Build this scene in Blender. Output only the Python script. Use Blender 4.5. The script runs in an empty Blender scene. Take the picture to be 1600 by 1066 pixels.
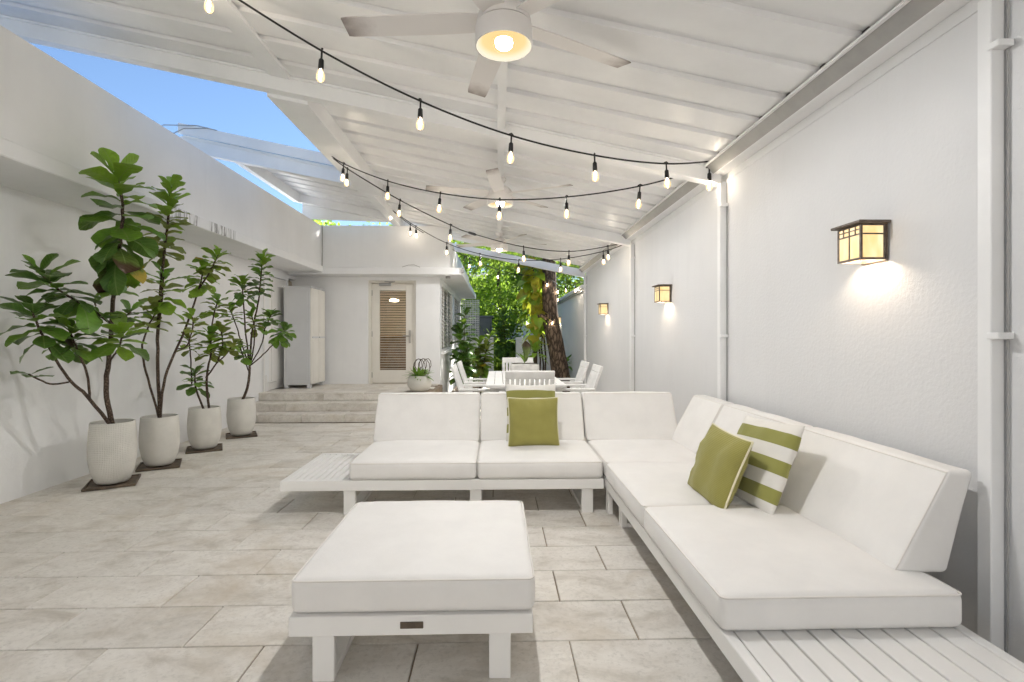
import bpy, bmesh, math, random
from mathutils import Vector, Matrix, Euler, noise as mnoise
R = math.radians
random.seed(7)
sc = bpy.context.scene
C = sc.collection

# ------------------------------------------------------------------ camera, sky, sun, exposure
CAM_H = 1.235
YAW = math.atan(23 / 800)
cam = bpy.data.cameras.new('camera'); cam.lens = 18.0; cam.sensor_width = 36.0
cam.shift_y = -0.005; cam.clip_start = 0.05; cam.clip_end = 2000
camo = bpy.data.objects.new('camera', cam); C.objects.link(camo)
camo.location = (0, 0, CAM_H); camo.rotation_euler = (R(90), 0, -YAW)
sc.camera = camo

SUN_ELEV, SUN_AZ = 42.0, 35.0          # azimuth measured from +Y towards +X
world = bpy.data.worlds.new('World'); sc.world = world; world.use_nodes = True
wn = world.node_tree; wn.nodes.clear()
sky = wn.nodes.new('ShaderNodeTexSky'); sky.sky_type = 'NISHITA'; sky.sun_disc = False
sky.sun_elevation = R(SUN_ELEV); sky.sun_rotation = R(SUN_AZ)
sky.air_density = 1.0; sky.dust_density = 0.05; sky.ozone_density = 3.5
bg = wn.nodes.new('ShaderNodeBackground'); bg.inputs[1].default_value = 0.05
wo = wn.nodes.new('ShaderNodeOutputWorld')
wn.links.new(sky.outputs[0], bg.inputs[0]); wn.links.new(bg.outputs[0], wo.inputs[0])
sl = bpy.data.lights.new('sun', 'SUN'); sl.energy = 5.0; sl.angle = R(0.5); sl.color = (1.0, 0.95, 0.87)
so = bpy.data.objects.new('sun', sl); C.objects.link(so)
sd = Vector((math.sin(R(SUN_AZ)) * math.cos(R(SUN_ELEV)), math.cos(R(SUN_AZ)) * math.cos(R(SUN_ELEV)), math.sin(R(SUN_ELEV))))
so.rotation_euler = sd.to_track_quat('Z', 'Y').to_euler(); so.location = sd * 60
sc.view_settings.view_transform = 'Standard'; sc.view_settings.look = 'None'
sc.view_settings.gamma = 1.0; sc.view_settings.use_curve_mapping = False
sc.view_settings.exposure = 2.05
FAN_L = 365.0      # radiance of the small LED cluster behind a fan's lens
sc.render.engine = 'CYCLES'
cy = sc.cycles
cy.max_bounces = 12; cy.diffuse_bounces = 7; cy.glossy_bounces = 3; cy.transmission_bounces = 6; cy.transparent_max_bounces = 12
cy.caustics_reflective = False; cy.caustics_refractive = False; cy.sample_clamp_indirect = 6.0
cy.use_denoising = True
try: cy.denoiser = 'OPENIMAGEDENOISE'
except Exception: pass

# ------------------------------------------------------------------ helpers
def P(px, py, Y):
    """the point at depth Y seen in direction (px, py) of the survey picture"""
    u = (px - 800) / 800; v = (525 - py) / 800
    x = math.sin(YAW) + u * math.cos(YAW); y = math.cos(YAW) - u * math.sin(YAW)
    t = Y / y
    return Vector((x * t, Y, CAM_H + v * t))

class MB:
    def __init__(s): s.v = []; s.f = []; s.m = []
    def add(s, vs, fs, mi=0):
        o = len(s.v); s.v += [tuple(q) for q in vs]
        for f in fs: s.f.append(tuple(i + o for i in f)); s.m.append(mi)
        return s
    def box(s, x0, x1, y0, y1, z0, z1, mi=0, bev=0.0, mat=None):
        if bev <= 0:
            vs = [(x, y, z) for x in (x0, x1) for y in (y0, y1) for z in (z0, z1)]
            fs = [(0,1,3,2),(4,6,7,5),(0,4,5,1),(2,3,7,6),(0,2,6,4),(1,5,7,3)]
        else:
            hx, hy, hz = (x1-x0)/2, (y1-y0)/2, (z1-z0)/2
            cx, cy_, cz = (x0+x1)/2, (y0+y1)/2, (z0+z1)/2
            b = min(bev, hx*.9, hy*.9, hz*.9)
            vs = []; idx = {}
            for sx in (-1,1):
                for sy in (-1,1):
                    for sz in (-1,1):
                        for k in range(3):
                            q = [sx*(hx-b), sy*(hy-b), sz*(hz-b)]
                            q[k] = (sx*hx, sy*hy, sz*hz)[k]
                            idx[(sx,sy,sz,k)] = len(vs); vs.append((q[0]+cx, q[1]+cy_, q[2]+cz))
            fs = []
            for k in range(3):
                a, c = [(1,2),(0,2),(0,1)][k]
                for sg in (-1,1):
                    loop = []
                    for (p, q) in ((-1,-1),(1,-1),(1,1),(-1,1)):
                        s3 = [0,0,0]; s3[k] = sg; s3[a] = p; s3[c] = q
                        loop.append(idx[(s3[0],s3[1],s3[2],k)])
                    fs.append(tuple(loop))
            for k in range(3):      # edges along axis k
                a, c = [(1,2),(0,2),(0,1)][k]
                for p in (-1,1):
                    for q in (-1,1):
                        def g(e, face):
                            s3=[0,0,0]; s3[k]=e; s3[a]=p; s3[c]=q; return idx[(s3[0],s3[1],s3[2],face)]
                        fs.append((g(-1,a), g(1,a), g(1,c), g(-1,c)))
            for sx in (-1,1):
                for sy in (-1,1):
                    for sz in (-1,1): fs.append((idx[(sx,sy,sz,0)], idx[(sx,sy,sz,1)], idx[(sx,sy,sz,2)]))
        if mat is not None: vs = [mat @ Vector(q) for q in vs]
        return s.add(vs, fs, mi)
    def tube(s, pts, r, n=8, closed=False, mi=0, caps=True):
        pts = [Vector(q) for q in pts]; N = len(pts)
        rs = r if isinstance(r, (list, tuple)) else [r]*N
        rings = []; up = None
        for i in range(N):
            if closed: d = pts[(i+1) % N] - pts[i-1]
            else: d = pts[min(i+1, N-1)] - pts[max(i-1, 0)]
            if d.length < 1e-9: d = Vector((0,0,1))
            d.normalize()
            if up is None:
                up = Vector((0,0,1)) if abs(d.z) < .9 else Vector((1,0,0))
            x = d.cross(up)
            if x.length < 1e-6: x = d.orthogonal()
            x.normalize(); y = x.cross(d).normalized(); up = y
            rings.append([pts[i] + x*rs[i]*math.cos(2*math.pi*k/n) + y*rs[i]*math.sin(2*math.pi*k/n) for k in range(n)])
        vs = [q for ring in rings for q in ring]; fs = []
        for i in range(N if closed else N-1):
            j = (i+1) % N
            for k in range(n): fs.append((i*n+k, i*n+(k+1) % n, j*n+(k+1) % n, j*n+k))
        if caps and not closed:
            fs.append(tuple(range(n))[::-1]); fs.append(tuple((N-1)*n+k for k in range(n)))
        return s.add(vs, fs, mi)
    def lathe(s, prof, n=32, mi=0, c=(0,0,0), sub=None):
        vs = []; fs = []
        for (r, z) in prof:
            for k in range(n):
                a = 2*math.pi*k/n; vs.append((c[0]+r*math.cos(a), c[1]+r*math.sin(a), c[2]+z))
        for i in range(len(prof)-1):
            for k in range(n): fs.append((i*n+k, i*n+(k+1) % n, (i+1)*n+(k+1) % n, (i+1)*n+k))
        if prof[0][0] > 1e-4: pass
        return s.add(vs, fs, mi)
    def mesh(s, name, mats, smooth=False, auto=None):
        me = bpy.data.meshes.new(name); me.from_pydata(s.v, [], s.f)
        for m in (mats if isinstance(mats, (list, tuple)) else [mats]): me.materials.append(m)
        me.polygons.foreach_set('material_index', s.m)
        bm = bmesh.new(); bm.from_mesh(me); bmesh.ops.remove_doubles(bm, verts=bm.verts, dist=1e-5)
        bmesh.ops.recalc_face_normals(bm, faces=bm.faces); bm.to_mesh(me); bm.free()
        if smooth:
            me.shade_smooth()
            if auto is not None: me.set_sharp_from_angle(angle=R(auto))
        return me
    def build(s, name, mats, parent=None, smooth=False, auto=None, loc=None):
        return link(name, s.mesh(name, mats, smooth, auto), parent, loc)

def link(name, me, parent=None, loc=None, rot=None, mat=None):
    o = bpy.data.objects.new(name, me); C.objects.link(o)
    if parent: o.parent = parent
    if loc is not None: o.location = loc
    if rot is not None: o.rotation_euler = rot
    if mat is not None: o.matrix_local = mat
    return o
def tag(o, label=None, cat=None, group=None, kind=None):
    if label: o['label'] = label
    if cat: o['category'] = cat
    if group: o['group'] = group
    if kind: o['kind'] = kind
    return o
def thing(name, label, cat, loc=(0,0,0), rz=0, group=None):
    o = bpy.data.objects.new(name, None); o.empty_display_size = .1; C.objects.link(o)
    o.location = loc; o.rotation_euler = (0, 0, rz)
    return tag(o, label, cat, group)
def copy_tree(o, parent=None):
    kids = list(o.children)
    c = o.copy(); C.objects.link(c); c.parent = parent
    for ch in kids: copy_tree(ch, c)
    return c

# ------------------------------------------------------------------ materials
def new_mat(name):
    m = bpy.data.materials.new(name); m.use_nodes = True
    nt = m.node_tree; b = nt.nodes['Principled BSDF']
    return m, nt, b
def N(nt, t, **kw):
    n = nt.nodes.new(t)
    for k, v in kw.items(): setattr(n, k, v)
    return n
def noise(nt, vec, scale, detail=4, rough=.5, dist=0):
    n = N(nt, 'ShaderNodeTexNoise'); n.inputs['Scale'].default_value = scale; n.inputs['Detail'].default_value = detail
    n.inputs['Roughness'].default_value = rough; n.inputs['Distortion'].default_value = dist
    if vec is not None: nt.links.new(vec, n.inputs['Vector'])
    return n
def ramp(nt, fac, stops):
    r = N(nt, 'ShaderNodeValToRGB'); e = r.color_ramp.elements
    while len(e) < len(stops): e.new(.5)
    for i, (p, c) in enumerate(stops): e[i].position = p; e[i].color = (*c, 1) if len(c) == 3 else c
    nt.links.new(fac, r.inputs[0]); return r
def mixc(nt, fac, a, b, mode='MIX'):
    m = N(nt, 'ShaderNodeMix', data_type='RGBA', blend_type=mode)
    for sock, val in ((m.inputs[0], fac), (m.inputs[6], a), (m.inputs[7], b)):
        if hasattr(val, 'is_linked') or hasattr(val, 'links'): nt.links.new(val, sock)
        elif isinstance(val, (int, float)): sock.default_value = val
        else: sock.default_value = (*val, 1)
    return m.outputs[2]
def bump(nt, h, strength, dist, b):
    n = N(nt, 'ShaderNodeBump'); n.inputs['Strength'].default_value = strength; n.inputs['Distance'].default_value = dist
    nt.links.new(h, n.inputs['Height']); nt.links.new(n.outputs[0], b.inputs['Normal']); return n
def pos(nt): return N(nt, 'ShaderNodeNewGeometry').outputs['Position']
def scaled(nt, vec, s):
    m = N(nt, 'ShaderNodeMapping'); m.inputs['Scale'].default_value = s; nt.links.new(vec, m.inputs['Vector']); return m.outputs[0]

def painted(name, col, rough=.5, var=.06, vs=1.2, bs=0.0, bscale=150, spec=.4, streak=0.0):
    m, nt, b = new_mat(name); p = pos(nt)
    n1 = noise(nt, p, vs, 5, .6)
    dark = tuple(c*(1-var*2) for c in col)
    c = ramp(nt, n1.outputs[0], [(.3, dark), (.62, col)]).outputs[0]
    if streak:
        n2 = noise(nt, scaled(nt, p, (4.5, 4.5, .45)), 1.0, 7, .7, .4)
        f = ramp(nt, n2.outputs[0], [(.5, (0,0,0)), (.8, (streak,)*3)]).outputs[0]
        c = mixc(nt, f, c, tuple(q*.72 for q in col))
    nt.links.new(c, b.inputs['Base Color'])
    b.inputs['Roughness'].default_value = rough; b.inputs['Specular IOR Level'].default_value = spec
    if bs:
        n3 = noise(nt, p, bscale, 4, .6); bump(nt, n3.outputs[0], bs, .004, b)
    return m
WALL = painted('white_stucco', (.80, .805, .81), .75, .04, .8, .35, 70, .25, .16)
WALLR = painted('white_textured_render', (.70, .703, .71), .7, .03, .7, .55, 55, .25, .16)
ROOFM = painted('white_enamelled_aluminium', (.83, .835, .84), .42, .05, 1.5, .05, 30, .45, .12)
ALU = painted('white_powder_coat', (.80, .79, .77), .38, .02, 4, .04, 300, .45)
ALUG = painted('mill_grey_aluminium', (.36, .355, .345), .45, .08, 6, .1, 60, .5)
FANW = painted('fan_white', (.76, .735, .715), .4, .02, 5, 0, 1, .4)
TIMBER = painted('white_painted_timber', (.79, .785, .77), .55, .05, 9, .15, 120, .3)
DOORP = painted('cream_door_paint', (.70, .67, .61), .45, .03, 3, .04, 200, .4)
SHUT = painted('tan_shutter_paint', (.42, .36, .28), .55, .06, 4, .08, 90, .3)
CABG = painted('grey_plastic', (.62, .63, .64), .5, .03, 3, .08, 260, .4)
CABW = painted('ivory_plastic', (.76, .74, .69), .5, .03, 3, .08, 260, .4)
BLACK = painted('black_rubber', (.012, .012, .013), .5, .05, 5)
STEEL = painted('brushed_steel', (.42, .40, .37), .35, .05, 20); STEEL.node_tree.nodes['Principled BSDF'].inputs['Metallic'].default_value = .8
BRONZE = painted('weathered_bronze', (.15, .118, .095), .5, .25, 40, .2, 90)
PLAQ = painted('brown_metal_badge', (.10, .07, .045), .4, .2, 30, 0, 1, .6)
POTM = painted('white_ceramic', (.66, .645, .60), .55, .06, 6, .12, 120, .35)
SOIL = painted('potting_soil', (.035, .025, .018), .95, .3, 30, .8, 60)
GARD = painted('garden_soil', (.045, .036, .026), .95, .3, 3, .8, 20)
GROUT = painted('grout', (.31, .25, .185), .9, .15, 6, .3, 150)
GREYW = painted('dark_grey_render', (.10, .115, .125), .7, .1, 2, .2, 50)
DARKIN = painted('dark_interior', (.05, .042, .035), .8, .2, 2)

# stucco with mildew streaks for the eyebrow slab
def eyebrow_mat():
    m = WALL.copy(); m.name = 'white_stucco_mildewed'; nt = m.node_tree; b = nt.nodes['Principled BSDF']
    old = b.inputs['Base Color'].links[0].from_socket
    p = pos(nt); sep = N(nt, 'ShaderNodeSeparateXYZ'); nt.links.new(p, sep.inputs[0])
    n1 = noise(nt, scaled(nt, p, (30, 30, 2.5)), 1.0, 4, .7)
    def band(out, a, bb, c, d):
        r = N(nt, 'ShaderNodeMapRange', interpolation_type='SMOOTHSTEP'); nt.links.new(out, r.inputs[0]); r.inputs[1].default_value = a; r.inputs[2].default_value = bb
        r2 = N(nt, 'ShaderNodeMapRange', interpolation_type='SMOOTHSTEP'); nt.links.new(out, r2.inputs[0]); r2.inputs[1].default_value = d; r2.inputs[2].default_value = c
        mu = N(nt, 'ShaderNodeMath', operation='MULTIPLY'); nt.links.new(r.outputs[0], mu.inputs[0]); nt.links.new(r2.outputs[0], mu.inputs[1]); return mu.outputs[0]
    ba = band(sep.outputs[1], 4.75, 4.95, 5.25, 5.32); bb_ = band(sep.outputs[1], 5.45, 5.55, 5.85, 6.1)
    ad = N(nt, 'ShaderNodeMath', operation='ADD'); nt.links.new(ba, ad.inputs[0]); nt.links.new(bb_, ad.inputs[1])
    st = ramp(nt, n1.outputs[0], [(.48, (0,0,0)), (.60, (.9,.9,.9))]).outputs[0]
    zz = band(sep.outputs[2], 2.341, 2.348, 2.44, 2.47); m0 = N(nt, 'ShaderNodeMath', operation='MULTIPLY'); nt.links.new(ad.outputs[0], m0.inputs[0]); nt.links.new(zz, m0.inputs[1])
    mu = N(nt, 'ShaderNodeMath', operation='MULTIPLY'); nt.links.new(m0.outputs[0], mu.inputs[0]); nt.links.new(st, mu.inputs[1])
    nt.links.new(mixc(nt, mu.outputs[0], old, (.07, .065, .05)), b.inputs['Base Color'])
    return m
EYEB = eyebrow_mat()

def tile_mat():
    m, nt, b = new_mat('grey_beige_stone_tile')
    tc = N(nt, 'ShaderNodeTexCoord'); oi = N(nt, 'ShaderNodeObjectInfo')
    mu = N(nt, 'ShaderNodeVectorMath', operation='SCALE'); cx = N(nt, 'ShaderNodeCombineXYZ')
    for i in range(3): nt.links.new(oi.outputs['Random'], cx.inputs[i])
    nt.links.new(cx.outputs[0], mu.inputs[0]); mu.inputs['Scale'].default_value = 37.0
    ad = N(nt, 'ShaderNodeVectorMath', operation='ADD'); nt.links.new(tc.outputs['Object'], ad.inputs[0]); nt.links.new(mu.outputs[0], ad.inputs[1])
    v = ad.outputs[0]
    n1 = noise(nt, scaled(nt, v, (3.6, 5.5, 5)), 1.0, 8, .66, .5)
    c = ramp(nt, n1.outputs[0], [(.30, (.49, .45, .39)), (.44, (.65, .615, .56)), (.58, (.74, .71, .66)), (.72, (.60, .565, .51))]).outputs[0]
    n2 = noise(nt, v, 42, 8, .75)
    c = mixc(nt, ramp(nt, n2.outputs[0], [(.50, (0,0,0)), (.72, (.75,)*3)]).outputs[0], c, (.46, .435, .39))
    n3 = noise(nt, pos(nt), 1.3, 7, .68, .5)                      # dirt across tiles
    c = mixc(nt, ramp(nt, n3.outputs[0], [(.50, (0,0,0)), (.70, (.75,)*3)]).outputs[0], c, (.52, .45, .355))
    n4 = noise(nt, pos(nt), 5.5, 6, .7); c = mixc(nt, ramp(nt, n4.outputs[0], [(.60, (0,0,0)), (.74, (.6,)*3)]).outputs[0], c, (.36, .30, .23))
    hv = N(nt, 'ShaderNodeHueSaturation'); mr = N(nt, 'ShaderNodeMapRange'); nt.links.new(oi.outputs['Random'], mr.inputs[0])
    mr.inputs[3].default_value = .94; mr.inputs[4].default_value = 1.04; nt.links.new(mr.outputs[0], hv.inputs['Value']); nt.links.new(c, hv.inputs['Color'])
    nt.links.new(hv.outputs[0], b.inputs['Base Color'])
    b.inputs['Roughness'].default_value = .6; b.inputs['Specular IOR Level'].default_value = .35
    bump(nt, n2.outputs[0], .25, .003, b)
    return m
TILE = tile_mat()

def fabric(name, col, scale=900, var=.05, rough=.85, wr=.25, stripes=None, rib=False):
    m, nt, b = new_mat(name); tc = N(nt, 'ShaderNodeTexCoord'); o = tc.outputs['Object']
    n1 = noise(nt, o, 5, 5, .6)
    c = ramp(nt, n1.outputs[0], [(.3, tuple(q*(1-var*2) for q in col)), (.65, col)]).outputs[0]
    sep = N(nt, 'ShaderNodeSeparateXYZ'); nt.links.new(o, sep.inputs[0])
    if stripes:
        h, other, n = stripes        # stripe bands across local y
        mr = N(nt, 'ShaderNodeMapRange'); nt.links.new(sep.outputs[1], mr.inputs[0]); mr.inputs[1].default_value = -h; mr.inputs[2].default_value = h
        mr.inputs[3].default_value = 0; mr.inputs[4].default_value = n / 2
        fr = N(nt, 'ShaderNodeMath', operation='FRACT'); nt.links.new(mr.outputs[0], fr.inputs[0])
        gt = N(nt, 'ShaderNodeMath', operation='GREATER_THAN'); nt.links.new(fr.outputs[0], gt.inputs[0]); gt.inputs[1].default_value = .5
        c = mixc(nt, gt.outputs[0], c, other)
    b.inputs['Roughness'].default_value = rough; b.inputs['Specular IOR Level'].default_value = .25
    b.inputs['Sheen Weight'].default_value = .15
    hgt = noise(nt, o, scale, 2, .5).outputs[0]
    n2 = noise(nt, o, 7, 3, .5)
    mx = N(nt, 'ShaderNodeMath', operation='MULTIPLY_ADD'); nt.links.new(n2.outputs[0], mx.inputs[0]); mx.inputs[1].default_value = 4.0; nt.links.new(hgt, mx.inputs[2])
    hout = mx.outputs[0]
    if rib:
        w = N(nt, 'ShaderNodeTexWave', bands_direction='Y'); w.inputs['Scale'].default_value = 38; w.inputs['Distortion'].default_value = .6; nt.links.new(o, w.inputs['Vector'])
        c = mixc(nt, ramp(nt, w.outputs[1], [(0, (.35,)*3), (.6, (0,0,0))]).outputs[0], c, tuple(q*.62 for q in col))
        ma = N(nt, 'ShaderNodeMath', operation='MULTIPLY_ADD'); nt.links.new(w.outputs[1], ma.inputs[0]); ma.inputs[1].default_value = 2.5; nt.links.new(hout, ma.inputs[2]); hout = ma.outputs[0]
    nt.links.new(c, b.inputs['Base Color'])
    bump(nt, hout, wr, .002, b)
    return m
CUSH = fabric('white_leatherette', (.80, .785, .765), 700, .03, .55, .5)
PIPEM = fabric('white_piping', (.76, .73, .69), 700, .03, .6, .1)
GREEN = fabric('olive_green_ribbed_fabric', (.33, .305, .085), 500, .06, .85, .5, None, True)
GPIPE = fabric('pale_piping', (.72, .68, .50), 500, .03, .8, .1)
STRIPE = fabric('green_white_striped_fabric', (.72, .70, .66), 700, .03, .85, .4, (.245, (.27, .265, .075), 7))

def leaf_mat(name, col, tip=None, rough=.3, trans=.35, veins=(.22, .30, .10)):
    m, nt, b = new_mat(name); tc = N(nt, 'ShaderNodeTexCoord'); oi = N(nt, 'ShaderNodeObjectInfo')
    sep = N(nt, 'ShaderNodeSeparateXYZ'); nt.links.new(tc.outputs['Object'], sep.inputs[0])
    n1 = noise(nt, tc.outputs['Object'], 6, 4, .6)
    c = ramp(nt, n1.outputs[0], [(.3, tuple(q*.7 for q in col)), (.65, col)]).outputs[0]
    # midrib and side veins
    ab = N(nt, 'ShaderNodeMath', operation='ABSOLUTE'); nt.links.new(sep.outputs[0], ab.inputs[0])
    rib = ramp(nt, ab.outputs[0], [(.006, (.7,)*3), (.02, (0,0,0))]).outputs[0]
    sk = N(nt, 'ShaderNodeMath', operation='MULTIPLY_ADD'); nt.links.new(ab.outputs[0], sk.inputs[0]); sk.inputs[1].default_value = -.9; nt.links.new(sep.outputs[1], sk.inputs[2])
    fq = N(nt, 'ShaderNodeMath', operation='MULTIPLY'); nt.links.new(sk.outputs[0], fq.inputs[0]); fq.inputs[1].default_value = 9.0
    fr = N(nt, 'ShaderNodeMath', operation='PINGPONG'); nt.links.new(fq.outputs[0], fr.inputs[0]); fr.inputs[1].default_value = .5
    vn = ramp(nt, fr.outputs[0], [(.02, (.35,)*3), (.09, (0,0,0))]).outputs[0]
    c = mixc(nt, rib, c, veins); c = mixc(nt, vn, c, veins)
    if tip:
        n2 = noise(nt, tc.outputs['Object'], 3, 3, .6)
        ad = N(nt, 'ShaderNodeMath', operation='MULTIPLY_ADD'); nt.links.new(n2.outputs[0], ad.inputs[0]); ad.inputs[1].default_value = .5; nt.links.new(sep.outputs[1], ad.inputs[2])
        c = mixc(nt, ramp(nt, ad.outputs[0], [(.88, (0,0,0)), (1.0, (1,1,1))]).outputs[0], c, tip)
    hv = N(nt, 'ShaderNodeHueSaturation'); mr = N(nt, 'ShaderNodeMapRange'); nt.links.new(oi.outputs['Random'], mr.inputs[0])
    mr.inputs[3].default_value = .75; mr.inputs[4].default_value = 1.3; nt.links.new(mr.outputs[0], hv.inputs['Value']); nt.links.new(c, hv.inputs['Color'])
    c = hv.outputs[0]
    nt.links.new(c, b.inputs['Base Color']); b.inputs['Roughness'].default_value = rough; b.inputs['Specular IOR Level'].default_value = .5
    tr = N(nt, 'ShaderNodeBsdfTranslucent'); tcol = mixc(nt, .5, c, (.30, .42, .03)); nt.links.new(tcol, tr.inputs[0])
    ms = N(nt, 'ShaderNodeMixShader'); ms.inputs[0].default_value = trans
    out = nt.nodes['Material Output']; nt.links.new(b.outputs[0], ms.inputs[1]); nt.links.new(tr.outputs[0], ms.inputs[2]); nt.links.new(ms.outputs[0], out.inputs[0])
    bump(nt, fr.outputs[0], .4, .006, b)
    return m
LDARK = leaf_mat('fig_leaf_dark', (.075, .17, .035), None, .33, .22)
LMID = leaf_mat('fig_leaf_green', (.15, .32, .045), None, .36, .35)
LLIGHT = leaf_mat('fig_leaf_young', (.24, .42, .05), None, .38, .42)
LOLIVE = leaf_mat('fig_leaf_olive', (.22, .26, .055), None, .42, .3)
LYEL = leaf_mat('fig_leaf_yellowing', (.16, .22, .03), (.42, .30, .03), .45, .4, (.3, .3, .1))
LBROWN = leaf_mat('fig_leaf_browning', (.10, .15, .03), (.045, .022, .010), .5, .03)
LVINE = leaf_mat('vine_leaf_green', (.27, .43, .04), None, .4, .5)
LVINEY = leaf_mat('vine_leaf_yellow', (.58, .52, .05), (.35, .28, .03), .45, .5, (.5, .5, .15))

def foliage_mat(name, a, bcol, trans=.4):
    m, nt, b = new_mat(name); g = N(nt, 'ShaderNodeNewGeometry')
    c = ramp(nt, g.outputs['Random Per Island'], [(0, a), (.6, bcol), (1, tuple(q*1.5 for q in bcol))]).outputs[0]
    nt.links.new(c, b.inputs['Base Color']); b.inputs['Roughness'].default_value = .45
    tr = N(nt, 'ShaderNodeBsdfTranslucent'); nt.links.new(mixc(nt, .4, c, (.42, .56, .05)), tr.inputs[0])
    ms = N(nt, 'ShaderNodeMixShader'); ms.inputs[0].default_value = trans
    out = nt.nodes['Material Output']; nt.links.new(b.outputs[0], ms.inputs[1]); nt.links.new(tr.outputs[0], ms.inputs[2]); nt.links.new(ms.outputs[0], out.inputs[0])
    return m
FOL1 = foliage_mat('broadleaf_foliage', (.06, .13, .02), (.16, .29, .045), .58)
FOL2 = foliage_mat('pale_foliage', (.12, .22, .03), (.27, .42, .055), .6)
FOL3 = foliage_mat('deep_foliage', (.04, .095, .02), (.09, .185, .035), .55)

def bark_mat(name, a, bcol, sc_=(15, 15, 5), bs=1.0):
    m, nt, b = new_mat(name); tc = N(nt, 'ShaderNodeTexCoord')
    v = scaled(nt, tc.outputs['Object'], sc_)
    n1 = noise(nt, v, 1.3, 6, .65, .8); vo = N(nt, 'ShaderNodeTexVoronoi', feature='DISTANCE_TO_EDGE'); vo.inputs['Scale'].default_value = 1.0
    dv = N(nt, 'ShaderNodeVectorMath', operation='MULTIPLY_ADD'); nt.links.new(n1.outputs[1], dv.inputs[0]); dv.inputs[1].default_value = (1.1, 1.1, 1.1); nt.links.new(v, dv.inputs[2]); nt.links.new(dv.outputs[0], vo.inputs['Vector'])
    mx = N(nt, 'ShaderNodeMath', operation='MULTIPLY'); nt.links.new(n1.outputs[0], mx.inputs[0]); nt.links.new(vo.outputs[0], mx.inputs[1])
    c = ramp(nt, mx.outputs[0], [(.02, a), (.10, tuple((p_+q_)/2 for p_, q_ in zip(a, bcol))), (.28, bcol)]).outputs[0]
    nt.links.new(c, b.inputs['Base Color']); b.inputs['Roughness'].default_value = .9
    bump(nt, mx.outputs[0], bs, .03, b); return m
BARK = bark_mat('oak_bark', (.04, .027, .018), (.26, .18, .12))
STEM = bark_mat('fig_stem', (.045, .03, .022), (.20, .14, .10), (60, 60, 40), .6)

def emit(name, col, s, base=None):
    m = bpy.data.materials.new(name); m.use_nodes = True; nt = m.node_tree; b = nt.nodes['Principled BSDF']
    b.inputs['Base Color'].default_value = (*(base or col), 1); b.inputs['Emission Color'].default_value = (*col, 1); b.inputs['Emission Strength'].default_value = s
    b.inputs['Roughness'].default_value = .3
    return m
FIL = emit('bulb_filament', (1.0, .885, .73), 120.0)
AMBER = emit('amber_art_glass', (1.0, .60, .22), .27, (.22, .15, .07))
WBULB = emit('lantern_bulb', (1.0, .82, .62), 72.0)
def amber_detail():
    nt = AMBER.node_tree; b = nt.nodes['Principled BSDF']; p = pos(nt)
    n1 = noise(nt, scaled(nt, p, (30, 30, 8)), 1, 4, .6)
    nt.links.new(ramp(nt, n1.outputs[0], [(.3, (1.0, .62, .22)), (.7, (1.0, .84, .52))]).outputs[0], b.inputs['Emission Color'])
amber_detail()
def glass_shell():
    m = bpy.data.materials.new('bulb_glass'); m.use_nodes = True; nt = m.node_tree; nt.nodes.clear()
    out = N(nt, 'ShaderNodeOutputMaterial'); tr = N(nt, 'ShaderNodeBsdfTransparent'); tr.inputs[0].default_value = (1, .97, .92, 1)
    gl = N(nt, 'ShaderNodeBsdfGlossy'); gl.inputs['Roughness'].default_value = .08
    fr = N(nt, 'ShaderNodeFresnel'); fr.inputs[0].default_value = 1.5
    ms = N(nt, 'ShaderNodeMixShader'); nt.links.new(fr.outputs[0], ms.inputs[0]); nt.links.new(tr.outputs[0], ms.inputs[1]); nt.links.new(gl.outputs[0], ms.inputs[2])
    em = N(nt, 'ShaderNodeEmission'); em.inputs[0].default_value = (1.0, .62, .28, 1); em.inputs[1].default_value = .13
    ad = N(nt, 'ShaderNodeAddShader'); nt.links.new(ms.outputs[0], ad.inputs[0]); nt.links.new(em.outputs[0], ad.inputs[1])
    nt.links.new(ad.outputs[0], out.inputs[0]); return m
GLASSB = glass_shell()
def window_glass():
    m = bpy.data.materials.new('window_glass'); m.use_nodes = True; nt = m.node_tree; nt.nodes.clear()
    out = N(nt, 'ShaderNodeOutputMaterial'); tr = N(nt, 'ShaderNodeBsdfTransparent'); tr.inputs[0].default_value = (.8, .84, .82, 1)
    gl = N(nt, 'ShaderNodeBsdfGlossy'); gl.inputs['Roughness'].default_value = .03
    fr = N(nt, 'ShaderNodeFresnel'); fr.inputs[0].default_value = 1.6
    ms = N(nt, 'ShaderNodeMixShader'); nt.links.new(fr.outputs[0], ms.inputs[0]); nt.links.new(tr.outputs[0], ms.inputs[1]); nt.links.new(gl.outputs[0], ms.inputs[2])
    nt.links.new(ms.outputs[0], out.inputs[0]); return m
WGLASS = window_glass()

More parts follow.
